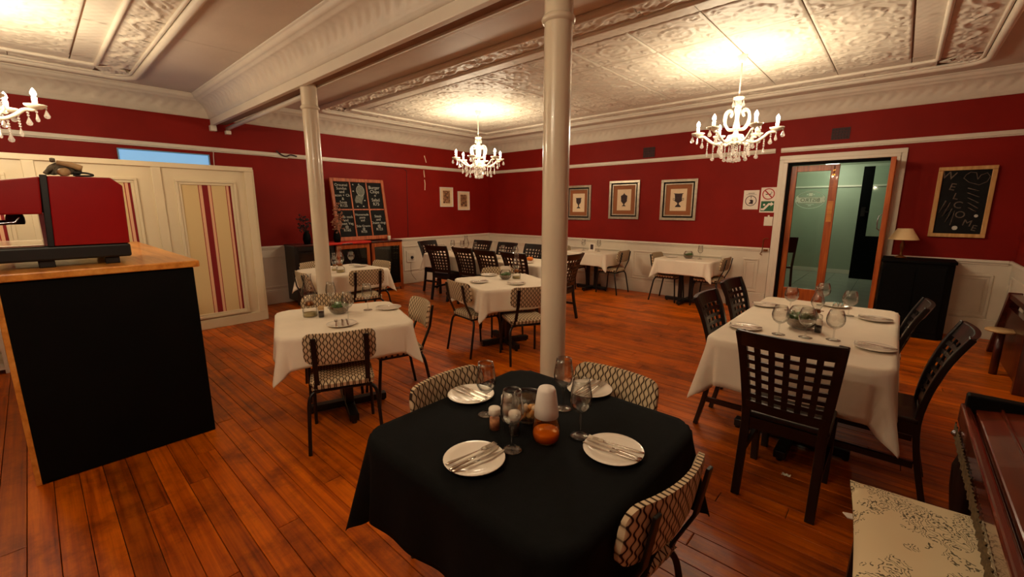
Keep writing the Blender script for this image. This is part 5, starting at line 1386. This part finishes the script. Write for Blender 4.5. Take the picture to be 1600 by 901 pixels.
# ================================================================== CHANDELIERS
me_drop = {}
def drop_mesh(n, big):
    if (n, big) in me_drop: return me_drop[(n, big)]
    mb = MB(); z = 0.0
    for k in range(n):
        mb.ball((0, 0, z - 0.009), 0.009, 6); z -= 0.02
    r = 0.021 if big else 0.014
    mb.lathe([(0.0, z), (0.004, z - 0.004), (r * 0.62, z - 0.028), (r, z - 0.048), (r * 0.75, z - 0.062), (0.0, z - 0.069)], 8, (0, 0, 0), False)
    me = mb.mesh('crystal_drop'); me.materials.append(M['crystal']); me_drop[(n, big)] = me
    return me
NARM = 6
def chandelier(label, x, y, a0=0.0, power=1.0):
    t = thing('chandelier', label, 'chandelier', (x, y, 0), a0, 'white glass chandeliers')
    zt = 2.735
    MB().lathe([(0.0, 3.08), (0.012, 3.08), (0.03, 3.10), (0.048, 3.145), (0.05, 3.160), (0.0, 3.162)], 20).build('ceiling_rose', 'porcelain', t)
    MB().tube([(0, 0, 3.09), (0, 0, zt + 0.01)], 0.006, 8).build('chain', 'porcelain', t)
    MB().lathe([(0.0, zt + 0.012), (0.05, zt + 0.012), (0.055, zt + 0.002), (0.045, zt - 0.012), (0.02, zt - 0.02), (0.0, zt - 0.02)], 20).build('top_cup', 'porcelain', t)
    MB().lathe([(0.012, zt - 0.015), (0.018, 2.68), (0.03, 2.645), (0.036, 2.61), (0.022, 2.57), (0.016, 2.53), (0.026, 2.49), (0.034, 2.45), (0.022, 2.40), (0.03, 2.37)], 16).build('stem', 'porcelain', t)
    MB().lathe([(0.03, 2.375), (0.07, 2.365), (0.085, 2.345), (0.075, 2.325), (0.04, 2.305), (0.055, 2.29), (0.062, 2.275), (0.03, 2.255), (0.0, 2.245)], 24).build('hub', 'porcelain', t)
    def drop(px, py, pz, n, big=True):
        o = bpy.data.objects.new('crystal_drop', drop_mesh(n, big)); COL.objects.link(o); o.parent = t; o.location = (px, py, pz)
    for k in range(NARM):
        a = 2 * PI * k / NARM; ca, sa = math.cos(a), math.sin(a)
        X = Matrix.Rotation(a, 4, 'Z')
        ar = MB().tube(smooth_path([(0.06, 0, 2.335), (0.12, 0, 2.295), (0.19, 0, 2.285), (0.26, 0, 2.325), (0.31, 0, 2.368), (0.355, 0, 2.372), (0.375, 0, 2.385)], 5), 0.014, 8, True, True, X).build('arm', 'porcelain', t)
        MB().lathe([(0.012, 2.378), (0.035, 2.382), (0.062, 2.398), (0.068, 2.412), (0.062, 2.410), (0.02, 2.392), (0.0, 2.39)], 18, (0.375 * ca, 0.375 * sa, 0)).build('bobeche', 'porcelain', ar)
        MB().lathe([(0.0, 2.392), (0.017, 2.392), (0.017, 2.47), (0.0, 2.47)], 12, (0.375 * ca, 0.375 * sa, 0)).build('candle_sleeve', 'porcelain', ar)
        MB().lathe([(0.0, 2.47), (0.010, 2.474), (0.019, 2.494), (0.016, 2.514), (0.004, 2.535), (0.0, 2.54)], 12, (0.375 * ca, 0.375 * sa, 0)).build('bulb', 'bulb', ar)
        li = bpy.data.lights.new('bulb_light', 'POINT'); li.energy = BULB_W * power; li.color = BULB_COL; li.shadow_soft_size = 0.032
        lo = bpy.data.objects.new('bulb_light', li); COL.objects.link(lo); lo.parent = t; lo.location = (0.375 * ca, 0.375 * sa, 2.505)
        # upper scrolls
        if True:
            X2 = Matrix.Rotation(a + PI / 6, 4, 'Z')
            MB().tube(smooth_path([(0.03, 0, 2.42), (0.09, 0, 2.43), (0.13, 0, 2.50), (0.125, 0, 2.58), (0.08, 0, 2.615), (0.055, 0, 2.585), (0.075, 0, 2.555)], 5), [0.013] * 30 + [0.008], 8, True, True, X2).build('scroll', 'porcelain', t)
        drop(0.43 * ca, 0.43 * sa, 2.40, 1); drop(0.325 * ca, 0.325 * sa, 2.375, 3); drop(0.375 * math.cos(a + 0.14), 0.375 * math.sin(a + 0.14), 2.395, 2, False)
        drop(0.27 * ca, 0.27 * sa, 2.325, 5, False)
        b = a + PI / NARM
        drop(0.21 * ca, 0.21 * sa, 2.277, 5); drop(0.15 * math.cos(b), 0.15 * math.sin(b), 2.285, 3, False)
        drop(0.052 * ca, 0.052 * sa, 2.275, 6); drop(0.048 * ca, 0.048 * sa, zt - 0.0, 1, False)
        MB().tube([(0.036 * math.cos(b), 0.036 * math.sin(b), 2.30), (0.15 * math.cos(b), 0.15 * math.sin(b), 2.288)], 0.003, 5).build('drop_hook', 'porcelain', t)
    drop(0, 0, 2.247, 5)
    return t
chandelier('lit white glass chandelier in front of the doorway wall, right of the column', 6.34, -2.60, R(12))
chandelier('lit white glass chandelier in the far corner over the long table', 2.42, -2.64, R(0))
chandelier('lit white glass chandelier cut off by the left edge of the picture', 2.46, -7.98, R(25))

chandelier('lit white glass chandelier over the nearer part of the room, outside the left edge', 6.34, -8.15, R(5), 0.95)
